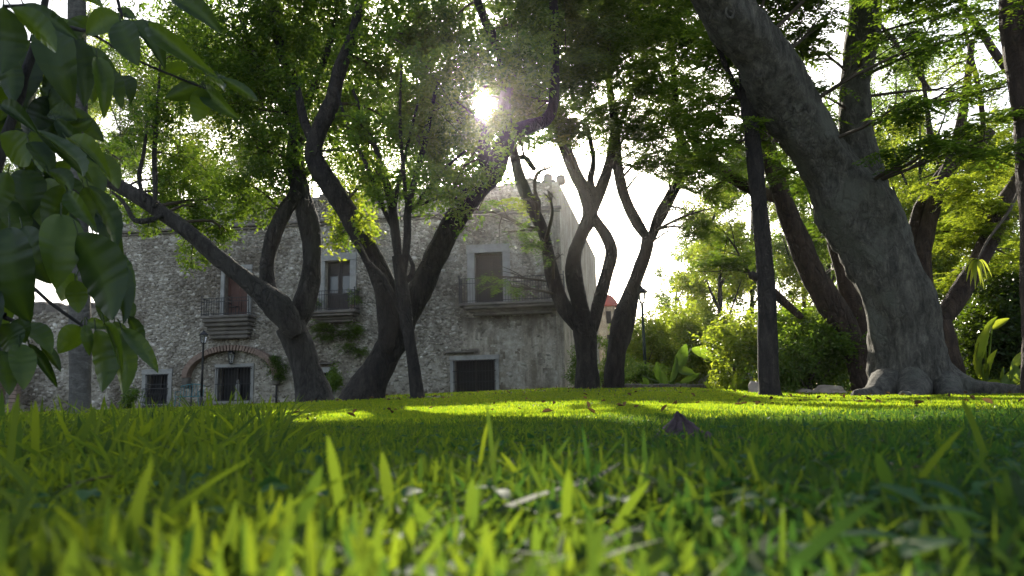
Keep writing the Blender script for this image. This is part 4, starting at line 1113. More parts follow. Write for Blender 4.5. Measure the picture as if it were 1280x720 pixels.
# T7: the giant grey tree with buttress roots
def flare7(an, z):
    k = max(0.0, 1 - (z - .1) / 1.1) ** 2
    return 1 + k * (.0 + .10 * math.sin(an * 5 + .6) + .07 * math.sin(an * 9 + 2)) + .05 * math.sin(an * 6 + z * .8)
b7 = Bl(13.5, [(1000, 60, 36), (1028, 120, 30, .8), (1018, 30, 26), (1110, 50, 34, .9), (1125, 130, 34, .9), (1150, 185, 32, .9), (1140, 60, 34, .6), (1190, 110, 34, .6), (1215, 40, 34, .5), (1185, 170, 34), (1230, 175, 34),
               (1010, 170, 26, .7), (990, 215, 22, .6), (1170, 20, 40, .6), (960, -30, 60), (1040, -40, 60), (1140, -50, 70), (1230, -40, 70), (1000, -120, 80), (1110, -130, 80), (1220, -130, 80), (870, -60, 60), (840, -120, 70), (920, 30, 24, .7), (1250, 110, 30, .6)])
r7 = []
for pts in ([(1170, 470, 14, 26), (1205, 487, 13.6, 20), (1245, 493, 13.2, 12), (1290, 495, 12.8, 8), (1330, 497, 12.5, 6)], [(1110, 480, 13.6, 24), (1092, 494, 13.1, 14), (1070, 500, 12.7, 7)], [(1140, 480, 13.4, 24), (1138, 499, 12.8, 13), (1130, 505, 12.2, 6)], [(1180, 478, 13.7, 22), (1188, 497, 13.0, 13), (1200, 503, 12.5, 6)]):
    q = L4(pts)
    for i, v in enumerate(q):
        if i: v[2] = max(float(gz(v[0], v[1])) + v[3] * .25, 0) if i > 1 else v[2]
    r7.append(q)
root7 = tree('giant_tree', 'giant pale grey tree with thick leaning trunk and spreading buttress roots on the right', 'tree',
     Yf(14, [(1152, 507, 56), (1148, 490, 50), (1139, 455, 45), (1128, 410, 43), (1112, 350, 43), (1092, 305, 44), (1070, 265, 44)]) +
     [(1044, 222, 14, 40), (1018, 182, 13.7, 36), (993, 142, 13.4, 35), (970, 100, 13.1, 36), (945, 60, 12.8, 35), (915, 20, 12.4, 33), (880, -25, 12, 30), (830, -90, 11.5, 26), (780, -150, 11, 20)],
     [
      [(1086, 270, 14.2, 28), (1082, 232, 14.3, 26), (1075, 185, 14.4, 22), (1069, 145, 14.5, 20), (1069, 100, 14.6, 19), (1076, 50, 14.7, 20), (1083, 0, 14.8, 21), (1090, -70, 15, 19), (1100, -150, 15, 14)],
      [(1088, 0, 14.6, 10), (1120, -40, 14, 8), (1170, -80, 13, 6)]],
     b7, 'bark_big', 'leaf_deep', .10, 'pinnate', .85, flare=flare7, nseg=48, step=.09, maxn=60000, extra=r7, target=1.9)
# knot hole rim on the big limb
kp = P(912, 16, 12.0); mb = MB(); V = []; F = []
for i in range(16):
    for j in range(8):
        a, b_ = 2 * math.pi * i / 16, 2 * math.pi * j / 8; R2 = .085 + .028 * math.cos(b_)
        V.append(kp + np.array([R2 * math.cos(a) * .8, .03 * math.sin(b_) - .02, R2 * math.sin(a) * 1.25])); F.append((i * 8 + j, ((i + 1) % 16) * 8 + j, ((i + 1) % 16) * 8 + (j + 1) % 8, i * 8 + (j + 1) % 8))
mk('knot', V, F, M['bark_big'], root7, smooth=True)

# T8: pair of red-brown trunks behind the giant
b8 = Bl(19.5, [(862, 195, 32), (882, 250, 30, .8), (905, 290, 34), (925, 330, 30), (985, 250, 26, .7), (1010, 230, 24, .8), (1000, 200, 26, .6), (1025, 290, 20, .6), (980, 140, 34, .7), (1020, 160, 28, .7), (900, 220, 26, .7), (880, 330, 22), (1040, 330, 18, .5), (960, 200, 30, .4)])
tree('leaning_tree', 'red-brown tree with two trunks leaning left behind the giant grey tree', 'tree',
     Yf(18, [(1090, 503, 24), (1086, 488, 20), (1078, 455, 19), (1068, 425, 18)]),
     [Yf(18, [(1072, 440, 17), (1052, 402, 16), (1030, 368, 16), (1010, 330, 15), (992, 285, 14), (976, 240, 12), (962, 195, 11), (950, 140, 10), (944, 80, 8), (940, 10, 6)]),
      Yf(18.3, [(1080, 450, 13), (1072, 400, 12), (1060, 360, 12), (1048, 310, 12), (1040, 270, 11), (1032, 225, 10), (1020, 170, 8)]),
      Yf(18, [(1000, 395, 6), (975, 373, 5.5), (955, 355, 5), (938, 343, 5)]),
      Yf(19, [(978, 250, 8), (945, 238, 8), (915, 222, 8), (885, 198, 7), (860, 165, 5)]), Yf(18, [(960, 190, 5), (985, 150, 4), (1000, 100, 3)])],
     b8, 'bark_red', 'leaf_mid', .10, 'pinnate', .9, maxn=40000)

# T9: red-brown tree right behind the giant
b9 = Bl(18, [(1185, 235, 30), (1225, 205, 28), (1240, 275, 28), (1205, 300, 28), (1262, 320, 28), (1170, 290, 26), (1270, 250, 28), (1195, 345, 22), (1250, 150, 28, .8), (1215, 255, 28), (1280, 200, 30), (1290, 300, 30), (1225, 100, 30, .5), (1180, 90, 28, .4)])
tree('leaning_tree', 'red-brown tree fanning out to the right behind the giant trunk', 'tree',
     Yf(17.5, [(1195, 503, 20), (1190, 480, 17), (1182, 440, 16), (1172, 402, 15)]),
     [Yf(17.5, [(1172, 408, 14), (1198, 368, 13), (1222, 330, 12), (1240, 290, 12), (1258, 250, 11), (1282, 215, 10), (1310, 180, 8)]), Yf(17.6, [(1170, 405, 13), (1157, 365, 12), (1153, 325, 11), (1160, 285, 10), (1170, 245, 8.5), (1186, 205, 7), (1200, 160, 6), (1208, 110, 5), (1215, 50, 4)]),
      Yf(17.8, [(1155, 345, 8), (1142, 305, 7), (1148, 265, 7), (1162, 240, 7), (1180, 215, 8), (1215, 185, 9), (1240, 165, 5)]), Yf(18, [(1180, 215, 4), (1165, 180, 4), (1158, 130, 3), (1150, 70, 2)]),
      Yf(17, [(1290, 120, 6), (1255, 82, 6), (1228, 42, 5), (1200, 0, 4), (1180, -40, 3)]), Yf(18, [(1230, 170, 4), (1225, 120, 3.4), (1215, 75, 3), (1205, 30, 2)]), Yf(18, [(1160, 110, 4), (1125, 62, 3), (1100, 30, 2)])],
     b9, 'bark_red', 'leaf_bright', .085, 'pinnate', .9, maxn=45000, target=2.0)

# T12: dark trunk at the right edge
tree('edge_tree', 'dark upright trunk cut by the right edge of the view', 'tree',
     Yf(12, [(1300, 505, 24), (1296, 480, 18), (1294, 380, 16), (1292, 260, 16), (1286, 160, 17), (1276, 70, 19), (1272, 0, 20), (1270, -80, 18)]),
     [Yf(12, [(1284, 110, 9), (1310, 60, 8), (1340, 0, 6)])], Bl(12, [(1250, -50, 60), (1320, -40, 60), (1330, 40, 50)]), 'bark_red', 'leaf_mid', .085, 'pinnate', .9, maxn=15000)

# palm with pale column at the left
def palm():
    pts = L4(Yf(14, [(100, 515, 17), (100, 500, 13), (100, 400, 12.5), (98, 250, 12), (97, 100, 11.5), (96, 0, 11), (96, -90, 10)])); g = float(gz(pts[0][0], pts[0][1])); pts[0][2] = g - .1
    root = empty('palm_tree', [pts[0][0], pts[0][1], g], 'pale straight palm trunk behind the hanging leaves at the left', 'palm tree')
    V, F = tube(pts, 16, .12, .02, .04); mk('trunk', V, F, M['bark_pale'], root, smooth=True)
    top = pts[-1][:3]
    for k in range(11):
        a = k * .571; d = np.array([math.cos(a), math.sin(a), 0]); L = 2.4
        sp_ = [np.array([*(top + d * L * t + UZ * (1.1 * t * (1 - t) * 2.2 - .9 * t * t)), .03 * (1 - t) + .006]) for t in np.linspace(0, 1, 6)]
        c = catmull(sp_, .09); n = len(c); s = np.cross(UZ, d)
        pos = np.repeat(c[:, :3], 2, 0); sg = np.tile([1, -1], n)[:, None]; dd = s * sg + d * .5 + UZ * -.5
        sz = np.repeat(.15 + .55 * np.sin(np.linspace(.15, 1, n) * math.pi) , 2)
        lv = scatter((RH[0], RH[1]), pos, dd, sz, None, rng.random(2 * n), sz * .09)
        V, F = tube(sp_, 5, .3, 0, 0); fr = mk('frond', V, F, M['leaf_mid'], root, tint=np.full(len(V), .5)); mk('leaflets', lv[0], lv[1], M['leaf_mid'], fr, tint=lv[2])
palm()

# ---------------------------------------------------------------- trees farther back
def back_tree(px_, Y, ytop, wpx, lm, label, bark='bark_grey', lean=0, dens=.9, leaf=.14, style='broad', n=12, ybot=None, name='background_tree', rpx=None, group=None, seed=0, low=.35, maxn=16000, cat='tree', bl_=None, target=1.9):
    random.seed(int(px_ * 7 + Y * 3 + seed))
    hor = 505 - .024 * (px_ - 640); Ht = hor - ytop
    r = rpx or wpx * .36; bl2 = bl_ or []
    if not bl_:
        for k in range(n):
            f = random.uniform(low, 1); w = wpx * (1 - .55 * abs(f - .62)) 
            bl2.append((px_ + lean * f + random.uniform(-w, w) * .75, hor - Ht * f + r * .4, Y + random.uniform(-2, 2), r * random.uniform(.6, 1.05)))
    tr = [(px_, hor + 6, Y, 190 / Y), (px_, hor - 6, Y, 150 / Y), (px_ + lean * .3, hor - Ht * .3, Y, 120 / Y), (px_ + lean * .6, hor - Ht * .6, Y, 80 / Y), (px_ + lean, hor - Ht * .9, Y, 30 / Y)]
    lb = []
    for k in range(4):
        f = .35 + .13 * k; s = random.choice((-1, 1)) if k > 1 else (1, -1)[k]
        lb.append([(px_ + lean * f, hor - Ht * f, Y, 70 / Y), (px_ + lean * f + s * wpx * .3, hor - Ht * (f + .12), Y, 45 / Y), (px_ + lean * f + s * wpx * .6, hor - Ht * (f + .28), Y, 16 / Y)])
    return tree(name, label, cat, tr, lb, bl2, bark, lm, leaf, style, dens, nseg=10, step=.5, per=3, maxn=maxn, keep=.04, group=group or 'background trees', rough=.04, target=target)

back_tree(225, 62, 20, 75, 'leaf_bright', 'yellow-green tree rising behind the roof left of the dark forked tree', leaf=.22, dens=.8, n=24, low=.5, style='broad', maxn=14000)
back_tree(150, 60, 40, 65, 'leaf_mid', 'thin green tree showing through the hanging leaves at upper left', leaf=.22, dens=.8, n=16, low=.5, maxn=9000)
back_tree(300, 64, 60, 70, 'leaf_mid', 'loose green tree behind the roof between the left limb and the fork', leaf=.22, dens=.8, n=16, low=.6, maxn=9000)
back_tree(480, 64, 90, 90, 'leaf_mid', 'green tree behind the roof seen through the V-shaped tree', leaf=.22, dens=.7, n=16, low=.66, maxn=8000)
back_tree(30, 58, 130, 50, 'leaf_mid', 'far tree at the left edge above the low wing', leaf=.2, dens=.7, n=10, low=.5, maxn=7000)
back_tree(260, 66, 10, 90, 'leaf_bright', 'tall pale backlit tree far behind the roof at upper left', leaf=.24, dens=.9, n=22, low=.55, maxn=14000)
back_tree(100, 64, 20, 80, 'leaf_bright', 'backlit tree behind the low wing at far left', leaf=.24, dens=.8, n=20, low=.45, maxn=12000)
back_tree(390, 68, 30, 90, 'leaf_bright', 'backlit tree far behind the roof between the two dark forked trees', leaf=.24, dens=.7, n=16, low=.66, maxn=10000)
# right side wood
back_tree(845, 44, 335, 38, 'leaf_mid', 'pale hazy tree with open crown right of the lamp post', leaf=.15, dens=.5, n=11, maxn=8000)
back_tree(900, 30, 270, 42, 'leaf_bright', 'sunlit yellow-green tree left of the slim straight trunk', leaf=.13, dens=1.2, n=24, low=.22, maxn=16000)
back_tree(940, 42, 180, 60, 'leaf_mid', 'tall mid-green tree behind the slim straight trunk', leaf=.16, dens=1.1, n=20, low=.45, maxn=16000)
back_tree(1005, 40, 220, 50, 'leaf_bright', 'bright tree seen between the slim trunk and the giant tree', leaf=.15, dens=1.1, n=22, low=.3, maxn=18000)
back_tree(1035, 33, 120, 60, 'leaf_mid', 'tree filling the gap left of the giant trunk', leaf=.15, dens=1.1, n=18, low=.5, maxn=16000)
back_tree(1150, 32, 120, 70, 'leaf_bright', 'sunlit tree behind the giant trunk on its right', leaf=.14, dens=1.2, n=26, low=.3, maxn=18000)
back_tree(1235, 29, 150, 75, 'leaf_bright', 'yellow-green tree at the right behind the fanning branches', leaf=.13, dens=1.2, n=28, low=.25, maxn=20000)
back_tree(1330, 27, 60, 90, 'leaf_mid', 'leafy tree beyond the right edge of the lawn', leaf=.14, dens=.9, n=20, low=.1, maxn=20000)
back_tree(1120, 45, 20, 80, 'leaf_mid', 'tall tree far behind the giant trunk', leaf=.18, dens=1.0, n=20, low=.55, maxn=12000)
back_tree(880, 34, 235, 40, 'leaf_bright', 'taller sunlit tree over the bright bushes left of the slim straight trunk', leaf=.14, dens=1.0, n=18, low=.45, maxn=16000)
back_tree(860, 52, 300, 34, 'leaf_mid', 'hazy green tree in the bright gap beyond the lamp', leaf=.18, dens=.8, n=12, low=.4, maxn=9000)
back_tree(800, 70, 395, 26, 'leaf_mid', 'far low tree behind the lamp post', leaf=.22, dens=.8, n=10, low=.2, maxn=6000)

# distant wood closing the view
V, F, T = leaf_cloud([(px_, random.uniform(395, 480), random.uniform(56, 70), random.uniform(14, 22)) for px_ in range(770, 1420, 9)] + [(px_, random.uniform(300, 420), random.uniform(60, 70), random.uniform(14, 24), .7) for px_ in range(930, 1420, 13)], .32, .6, 1.0, 'broad', keep=.2, maxn=40000)
mk('distant_wood', V, F, M['leaf_mid'], kind='stuff', tint=T, label='far green wood closing the view at the right', cat='wood')
V, F, T = leaf_cloud([(px_, random.uniform(380, 480), random.uniform(56, 66), random.uniform(14, 22), .8) for px_ in range(-160, 60, 12)], .32, .6, 1.0, 'broad', keep=.6, maxn=8000)
mk('distant_wood', V, F, M['leaf_mid'], kind='stuff', tint=T, label='far green wood beyond the left end of the building', cat='wood')

# ---------------------------------------------------------------- shrubs
def shrub(name, label, px_, Y, x0, x1, ytop, lm, leaf=.10, n=14, dens=1.0, maxn=14000, style='broad', keep=.3, target=2.3, aspect=.5, ybase=None):
    random.seed(int(px_ * 3 + Y)); hor = 505 - .024 * (px_ - 640)
    c = P(px_, hor, Y); g = float(gz(c[0], c[1])); root = empty(name, [c[0], c[1], g], label, 'shrub', 'shrubs and low plants along the lawn edge'); yb = proj([c[0], c[1], g])[1]
    bb = []; st = []
    rp = max(8, min((yb - ytop) * .32, (x1 - x0) * .3))
    for k in range(n):
        f = (k + .5) / n; x = x0 + rp * .5 + (x1 - x0 - rp) * random.random(); e = 1 - abs((x - (x0 + x1) / 2) / ((x1 - x0) / 2)) ** 2.5 * .55
        y = yb - rp * .5 - (yb - ytop - rp * 1.0) * e * (random.random() ** .7); bb.append((x, y, Y + random.uniform(-.7, .9), rp * random.uniform(.55, .95)))
        t = P(x, y, bb[-1][2]); m_ = (t + [c[0], c[1], g]) / 2 + [0, 0, .1]
        st.append(tube([[c[0] + random.uniform(-.15, .15), c[1], g - .05, .028], [*m_, .018], [*t, .006]], 5, .3, 0, .05))
    V, F = cat_meshes(st); mk('stems', V, F, M['twig'], root, smooth=True)
    V, F, T = leaf_cloud(bb, leaf, aspect, dens, style, keep=keep, maxn=maxn, target=target); mk('foliage', V, F, M[lm], root, tint=T)
shrub('round_shrub', 'dense dark green bush between the slim trunk and the giant tree', 1010, 18.5, 950, 1090, 385, 'leaf_mid', .10, 17, .85, 20000)
shrub('round_shrub', 'sunlit yellow-green bush just left of the slim straight trunk', 925, 20, 893, 965, 392, 'leaf_bright', .12, 14, .75, 14000, keep=.8)
shrub('round_shrub', 'mid-green rounded bush behind the lamp post', 800, 27, 770, 850, 400, 'leaf_bright', .12, 14, .8, 12000, keep=.8)
shrub('round_shrub', 'bright green bush right of the lamp post behind the banana leaves', 850, 29, 812, 886, 385, 'leaf_bright', .12, 14, .8, 12000, keep=.8)
shrub('round_shrub', 'low hedge-like bush at the foot of the lamp post', 805, 23, 772, 838, 458, 'leaf_mid', .08, 14, 1.3, 12000)
shrub('round_shrub', 'shadowy leafy bush by the building corner behind the forked trees', 755, 25, 742, 782, 430, 'leaf_mid', .09, 9, 1.0, 7000)
shrub('round_shrub', 'dark shrub on the far side of the leaning red-brown trunks', 1060, 25, 1010, 1120, 400, 'leaf_deep', .10, 14, 1.2, 12000)
shrub('round_shrub', 'tall dark glossy shrub at the right edge behind the big bright leaf', 1265, 18.5, 1215, 1330, 330, 'leaf_gloss', .12, 24, 1.2, 20000)
shrub('round_shrub', 'dim undergrowth bush right of the giant trunk', 1200, 21, 1160, 1245, 395, 'leaf_deep', .11, 14, 1.2, 12000)
shrub('round_shrub', 'shaded hedge bush past the right edge trunk', 1310, 22, 1260, 1400, 400, 'leaf_deep', .12, 14, 1.2, 10000)
shrub('round_shrub', 'dark low bush closing the gap behind the garden wall', 880, 34, 850, 950, 440, 'leaf_deep', .12, 14, 1.3, 9000)
shrub('climbing_plant', 'small green shrub growing beside the barred window behind the left tree', 413, 36.0, 405, 425, 455, 'leaf_mid', .10, 8, .9, 3000, keep=.9)
shrub('climbing_plant', 'long-leaved plant at the foot of the building corner', 722, 33, 714, 734, 432, 'leaf_deep', .16, 8, 1.0, 2500, aspect=.25)
shrub('small_plant', 'small plant at the wall foot left of the barred ground-floor window', 160, 36, 150, 172, 484, 'leaf_mid', .10, 6, .7, 1500, keep=.9)

# plants growing on and below the balconies
def hangplant(label, x0, x1, y0, y1, v, lm, n, leaf, dens, name='balcony_plant'):
    bb = [(random.uniform(x0, x1), random.uniform(y0, y1), Yc + 1 - v, random.uniform(5, 9)) for _ in range(n)]
    bb = []
    for _ in range(n):
        px_, py_ = random.uniform(x0, x1), random.uniform(y0, y1); u, z = fac(px_, py_); p = fp(u, z, v); bb.append((px_, py_, p[1], random.uniform(4, 8)))
    V, F, T = leaf_cloud(bb, leaf, .4, dens, 'pinnate', keep=1, maxn=4000, target=1.6)
    u, z = fac((x0 + x1) / 2, y1); o = fp(u, z, v)
    root = empty(name, o, label, 'plant'); mk('foliage', V, F, M[lm], root, tint=T)
    st = []
    for b in bb[:8]:
        p = P(b[0], b[1], b[2]); st.append(tube([[*o, .012], [*((p + o) / 2 + [0, 0, .05]), .01], [*p, .004]], 4, .3, 0, 0))
    V, F = cat_meshes(st); mk('stems', V, F, M['twig'], root)
hangplant('feathery green plant hanging below the middle balcony', 395, 450, 402, 422, .5, 'leaf_deep', 14, .09, .9)
hangplant('ferny branch spreading from the wall under the middle balcony', 420, 455, 428, 442, .6, 'leaf_deep', 6, .09, .6)
for px_, lab in ((393, 'left potted plant on the middle balcony'), (445, 'right potted plant on the middle balcony')):
    u, z = fac(px_, 386); o = fp(u, bM_[2], .5); root = empty('potted_plant', o, lab, 'potted plant')
    mb = MB(); mb.lathe(o, [(.10, .005), (.14, .2), (.16, .22), (.14, .24)], 10); mb.out('pot', M['brick'], root)
    w = proj(o + UZ * .45); V, F, T = leaf_cloud([(w[0], w[1], o[1], 7)], .08, .5, 1.4, 'broad', keep=1); mk('foliage', V, F, M['leaf_deep'], root, tint=T)
u, z = fac(346, 460); p = fp(u, z, .35)
V, F, T = leaf_cloud([(346, 458, p[1], 8), (349, 468, p[1], 7), (340, 450, p[1], 6)], .09, .4, 1.4, 'broad', keep=1)
r_ = empty('wall_fern', p, 'dark fern tuft clinging to the right springer of the brick arch', 'plant'); mk('foliage', V, F, M['leaf_deep'], r_, tint=T)

# ---------------------------------------------------------------- banana-like plants with big single leaves
BIG = []
for s in range(3):
    V0, F0 = leaf_shape(14, .36 + .05 * s, .22, .16)
    V0[:, 2] += .012 * np.sin(V0[:, 0] * 34 + s) * np.abs(V0[:, 1]) * 6; BIG.append((V0, F0))
def big_leaf_plant(px_, py_, Y, leaves, label, lm='leaf_bright', name='banana_plant'):
    c = P(px_, py_, Y); c[2] = float(gz(c[0], c[1])); root = empty(name, c, label, 'plant', 'big-leaved plants along the back of the lawn')
    for i, (tx_, ty_, wpx, bx_, by_) in enumerate(leaves):
        a = P(bx_, by_, Y + random.uniform(-.2, .2)); b_ = P(tx_, ty_, Y + random.uniform(-.4, .3)); d = b_ - a; L = np.linalg.norm(d)
        V, F, T = scatter(BIG[i % 3], np.array([a]), np.array([d]) + [0, 0, .12 * L], np.array([L]), np.array([random.uniform(-.45, .45) + 1.45]), np.array([random.uniform(.2, .7)]), np.array([wpx * Y / FPX / .36]))
        lf = mk('leaf', V, F, M[lm], root, tint=T, smooth=True)
        V, F = tube([[*c, .03], [*((a + c) / 2 + [0, 0, 0.03]), .024], [*a, .014]], 6, .2, 0, .02); mk('stalk', V, F, M[lm], lf, tint=np.full(len(V), .4))
big_leaf_plant(838, 488, 21.8, [(818, 452, 9, 826, 478), (872, 470, 10, 842, 462), (905, 456, 11, 864, 436), (850, 446, 8, 838, 478), (825, 462, 8, 832, 484), (800, 478, 8, 812, 488), (878, 470, 8, 850, 478), (812, 488, 7, 803, 470), (860, 430, 12, 846, 462)], 'banana plant with broad arching leaves right of the lamp post', 'leaf_mid')
big_leaf_plant(893, 489, 21, [(885, 468, 9, 892, 487), (903, 470, 9, 894, 488), (880, 478, 7, 890, 488), (912, 480, 7, 898, 488)], 'small sunlit yellow-green leafy plant at the back edge of the lawn')
big_leaf_plant(922, 489, 19, [(915, 470, 8, 920, 488), (930, 468, 8, 923, 488), (938, 480, 7, 926, 488), (908, 482, 7, 917, 488)], 'small glowing yellow plant left of the slim straight trunk')
big_leaf_plant(1232, 485, 17, [(1233, 405, 20, 1226, 452), (1245, 395, 10, 1232, 420), (1222, 440, 12, 1228, 474), (1240, 440, 14, 1234, 475), (1215, 430, 7, 1224, 470), (1262, 398, 9, 1240, 412), (1230, 455, 10, 1232, 482)], 'tall plant with one big upright glowing leaf right of the giant trunk')
big_leaf_plant(1262, 486, 16.5, [(1290, 462, 16, 1250, 484), (1275, 445, 9, 1262, 470), (1250, 458, 9, 1258, 482), (1296, 478, 13, 1262, 487), (1280, 440, 9, 1268, 458), (1236, 476, 10, 1254, 485)], 'low plant with wide yellow-lit leaves behind the spreading root')
# pale drooping tuft hanging in front of the right shrubs
def tuft():
    c = P(1222, 325, 16); root = empty('hanging_tuft', c, 'pale yellow-green drooping leaf tuft hanging in front of the right shrubs', 'plant')
    tips = [(1208, 352), (1213, 358), (1219, 363), (1226, 356), (1234, 350), (1240, 346), (1206, 340), (1230, 362), (1216, 350)]
    for (tx_, ty_) in tips:
        b_ = P(tx_, ty_, 16 + random.uniform(-.2, .2)); m_ = (c + b_) / 2 + [0, 0, .16]; d1 = m_ - c
        V0, F0 = leaf_shape(8, .2, .2, 0); t = V0[:, 0:1]; cen = (1 - t) ** 2 * c + 2 * t * (1 - t) * (m_ + [0, 0, .1]) + t ** 2 * b_
        V = cen + V0[:, 1:2] * np.array([.5, .3, 0]) * 1.1 + UZ * V0[:, 2:3] * .3
        mk('leaf', V, F0, M['leaf_bright'], root, tint=np.full(len(V), .9), smooth=True)
    st = L4([(1222, 325, 16, 1), (1235, 300, 16.3, 1.5), (1262, 262, 16.8, 2), (1285, 215, 17.4, 3)]); V, F = tube(st, 6, .2, 0, 0); mk('stem', V, F, M['twig'], root)
tuft()

# ---------------------------------------------------------------- the near tree whose big leaves hang in at the upper left
near = empty('broadleaf_tree', [-2.6, 2.4, 0], 'near tree with large glossy hanging leaves filling the upper left', 'tree')
def nb(pts, seed): return tube(L4(pts), 10, .04, .05, .08, seed=seed, freq=8)
tr = [[-2.65, 2.4, -.1, .11], [-2.6, 2.4, .8, .09], [-2.5, 2.38, 1.6, .08], [-2.55, 2.3, 2.6, .06]]
V, F = tube(tr, 14, .08, .06, .1, freq=5); mk('trunk', V, F, M['bark_grey'], near, smooth=True)
q = [[-2.5, 2.35, 1.35, .035]]; 
def br(pts, extra=None, nm='branch'):
    p4 = L4(pts)
    if extra is not None: p4 = [np.array(extra)] + p4
    V, F = tube(p4, 8, .05, .05, .06, freq=8); mk(nm, V, F, M['bark_grey'], near, smooth=True)
br([(-60, 260, 2.3, 9), (15, 150, 2.3, 6.5), (30, 95, 2.3, 6), (48, 45, 2.3, 5), (60, -20, 2.3, 4)], [-2.5, 2.36, .9, .03])
br([(40, 50, 2.3, 4), (90, 35, 2.25, 3), (125, 48, 2.2, 1.8), (160, 70, 2.2, 1.6), (205, 90, 2.2, 1.5), (250, 108, 2.2, 1.5)])
br([(-60, 300, 2.2, 5), (-20, 320, 2.2, 4), (30, 350, 2.15, 2.6), (62, 378, 2.1, 2.2), (100, 405, 2.1, 1.8)], [-2.5, 2.36, .8, .02])
br([(20, 140, 2.3, 4), (50, 175, 2.2, 2.5), (70, 222, 2.2, 2.2), (95, 240, 2.2, 2)])
br([(-30, 380, 2.0, 4), (0, 395, 2.0, 3), (25, 405, 2.0, 2), (45, 425, 2.0, 1.5)], [-2.4, 2.3, .7, .02])
br([(-40, 0, 1.9, 5), (5, 8, 1.9, 3), (40, 5, 1.9, 2)], [-2.5, 2.3, 1.9, .02])
br([(140, -30, 2.2, 3), (152, 20, 2.2, 2)]); br([(215, -40, 2.2, 3), (216, 0, 2.2, 2)])
NL = [ # base px,py, tip px,py, width px, Y
 (14, 10, 73, 64, 30, 1.75), (4, 8, 6, 92, 46, 1.75), (30, 6, 96, 48, 22, 1.8), (50, -8, 132, 6, 24, 1.9), (66, 30, 82, 118, 50, 2.25), (94, 48, 106, 128, 36, 2.3), (152, 22, 106, 40, 32, 2.2), (150, 26, 172, 80, 38, 2.1),
 (163, 28, 206, 80, 26, 2.2), (185, 32, 254, 84, 26, 2.1), (148, 14, 170, 22, 14, 2.2), (121, 72, 132, 141, 24, 2.15), (133, 85, 152, 134, 22, 2.2), (150, 95, 164, 126, 18, 2.25), (214, -2, 274, 30, 26, 2.1),
 (100, 60, 118, 126, 28, 2.35), (250, 108, 209, 122, 26, 2.2), (253, 110, 244, 152, 28, 2.15), (258, 112, 294, 146, 24, 2.2), (258, 95, 290, 113, 16, 2.2), (275, 97, 323, 126, 15, 2.15), (236, 86, 198, 92, 16, 2.25), (240, 84, 262, 91, 12, 2.2),
 (0, 132, 44, 162, 20, 2.0), (42, 162, 128, 223, 16, 2.0), (48, 165, 114, 226, 18, 2.05), (36, 178, 66, 216, 26, 2.1), (38, 164, 54, 214, 26, 2.1), (60, 214, 92, 240, 22, 2.1), (70, 150, 122, 202, 20, 2.2), (0, 168, 38, 206, 38, 2.2),
 (96, 150, 58, 138, 26, 2.3), (116, 150, 74, 160, 16, 2.3), (84, 175, 136, 216, 18, 2.15), (12, 284, 22, 396, 62, 1.9), (28, 284, 60, 352, 44, 2.0), (76, 268, 72, 354, 50, 1.95), (97, 292, 142, 397, 56, 1.9), (118, 300, 160, 402, 22, 1.95),
 (84, 240, 112, 278, 22, 2.1), (110, 232, 148, 312, 24, 2.15), (82, 232, 58, 288, 34, 2.2), (130, 308, 166, 376, 26, 2.15), (150, 378, 166, 399, 18, 2.1), (96, 344, 70, 373, 28, 2.3), (94, 350, 98, 390, 26, 2.25), (128, 374, 132, 402, 24, 2.2),
 (104, 234, 122, 290, 32, 2.25), (100, 408, 74, 440, 30, 2.1), (106, 406, 112, 442, 14, 2.05), (119, 412, 131, 488, 32, 2.05), (138, 414, 160, 491, 28, 2.05), (152, 410, 197, 464, 20, 2.0), (130, 404, 153, 463, 12, 2.0), (143, 402, 152, 434, 18, 2.1),
 (110, 402, 138, 410, 14, 2.1), (24, 398, 30, 427, 24, 1.95), (36, 404, 64, 440, 24, 2.0), (50, 430, 76, 463, 13, 2.0), (36, 430, 72, 481, 13, 2.0), (24, 430, 30, 484, 30, 1.9), (0, 406, 20, 442, 32, 1.9), (0, 438, 12, 492, 26, 1.9), (6, 378, 1, 414, 18, 2.1),
 (30, 212, 40, 262, 40, 2.3), (0, 220, 18, 280, 46, 2.35), (55, 225, 78, 300, 46, 2.4), (60, 120, 40, 165, 34, 2.4), (20, 60, 28, 130, 34, 2.4), (100, 180, 128, 250, 34, 2.4), (0, 60, 18, 128, 30, 2.2), (10, 215, -14, 270, 34, 2.1),
 (75, 60, 95, 112, 40, 2.45), (88, 75, 60, 130, 34, 2.4), (128, 255, 150, 330, 26, 2.3), (118, 190, 150, 235, 22, 2.3), (-5, 360, -20, 440, 40, 1.9), (5, 250, 30, 300, 34, 2.3), (60, 20, 100, 70, 30, 2.3),
 (-10, 20, -30, 90, 34, 1.8), (160, 395, 176, 440, 16, 2.1), (50, 110, 78, 150, 30, 2.4), (20, 105, 0, 150, 28, 2.4), (110, 20, 92, 60, 26, 2.3), (0, 330, 14, 375, 26, 2.3)]
for k in range(34):
    x_, y_ = random.uniform(-8, 112), random.uniform(8, 320)
    if x_ > 60 and y_ > 240: x_ -= 40
    an_ = random.uniform(-.7, .9); l_ = random.uniform(44, 76); NL.append((x_, y_, x_ + l_ * math.sin(an_), y_ + l_ * math.cos(an_), random.uniform(22, 36), random.uniform(2.45, 2.75)))
LEAFSH = [veined(30, .56, f_, d_) for f_, d_ in ((.16, .12), (.25, .2), (.10, .08), (.35, .16), (.2, .3))]
for k, s_ in enumerate(LEAFSH):
    e = np.abs(s_[0][:, 1]) > 0; s_[0][:, 2] += .010 * np.sin(s_[0][:, 0] * 40 + k) * np.abs(s_[0][:, 1]) * 4
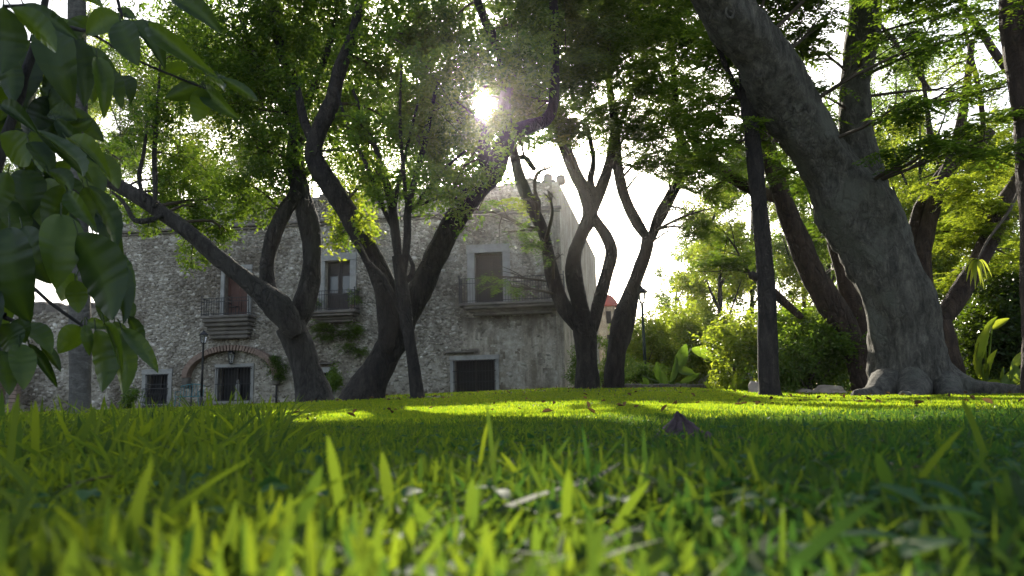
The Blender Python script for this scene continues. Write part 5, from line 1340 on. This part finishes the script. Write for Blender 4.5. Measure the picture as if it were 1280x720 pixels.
for i, (bx_, by_, tx_, ty_, w_, Yl) in enumerate(NL):
    a = P(bx_, by_, Yl); b_ = P(tx_, ty_, Yl + random.uniform(-.05, .04)); d = b_ - a; L = np.linalg.norm(d)
    view = (a + b_) / 2 - EYE; view /= np.linalg.norm(view)
    dn = d / L; s = np.cross(view, dn); s /= np.linalg.norm(s); ro = random.uniform(-.75, .75)
    w = np.cross(dn, s); s, w = s * math.cos(ro) + w * math.sin(ro), w * math.cos(ro) - s * math.sin(ro)
    if w[2] < 0: s, w = -s, -w
    V0, F0 = LEAFSH[i % 5]; wid = w_ * Yl / FPX / .56 / max(.6, math.cos(ro)) 
    V = a + dn * V0[:, 0:1] * L * 1.03 + s * V0[:, 1:2] * wid + w * (V0[:, 2:3] + .10 * np.abs(V0[:, 1:2]) * 0) * L + w * .10 * L * np.sin(V0[:, 0:1] * 2.6)
    ti = random.uniform(.0, .45) if i % 3 else random.uniform(.55, 1)
    if i > 84: ti = random.uniform(0, .35)
    if 48 <= i <= 55 or i in (11, 17, 44, 45, 63): ti = random.uniform(.8, 1)
    lf = mk('leaf', V, F0, M['leaf_gloss'], near, tint=np.clip(ti + .35 * (np.abs(V0[:, 1]) < 1e-6), 0, 1), smooth=True)
    st = a - dn * L * .12 + UZ * .01
    V, F = tube([[*st, .0016], [*((a + st) / 2 + UZ * .003), .0014], [*(a + dn * L * .98 * .0), .0012]], 5, .02, 0, 0); mk('stalk', V, F, M['leaf_gloss'], lf, tint=np.full(len(V), .5))

# ---------------------------------------------------------------- air
hz = bpy.data.materials.new('haze'); hz.use_nodes = True
for nd in list(hz.node_tree.nodes):
    if nd.type == 'BSDF_PRINCIPLED': hz.node_tree.nodes.remove(nd)
pv = hz.node_tree.nodes.new('ShaderNodeVolumePrincipled'); pv.inputs['Density'].default_value = .0003
pv.inputs['Color'].default_value = (.96, .93, .94, 1); pv.inputs['Anisotropy'].default_value = .92
hz.node_tree.links.new(pv.outputs[0], hz.node_tree.nodes['Material Output'].inputs['Volume'])
mb = MB(); mb.box([0, 240, 14.0], [1, 0, 0], [0, 1, 0], [0, 0, 1], 420, 310, 15.2)
mb.out('haze', hz, kind='stuff')
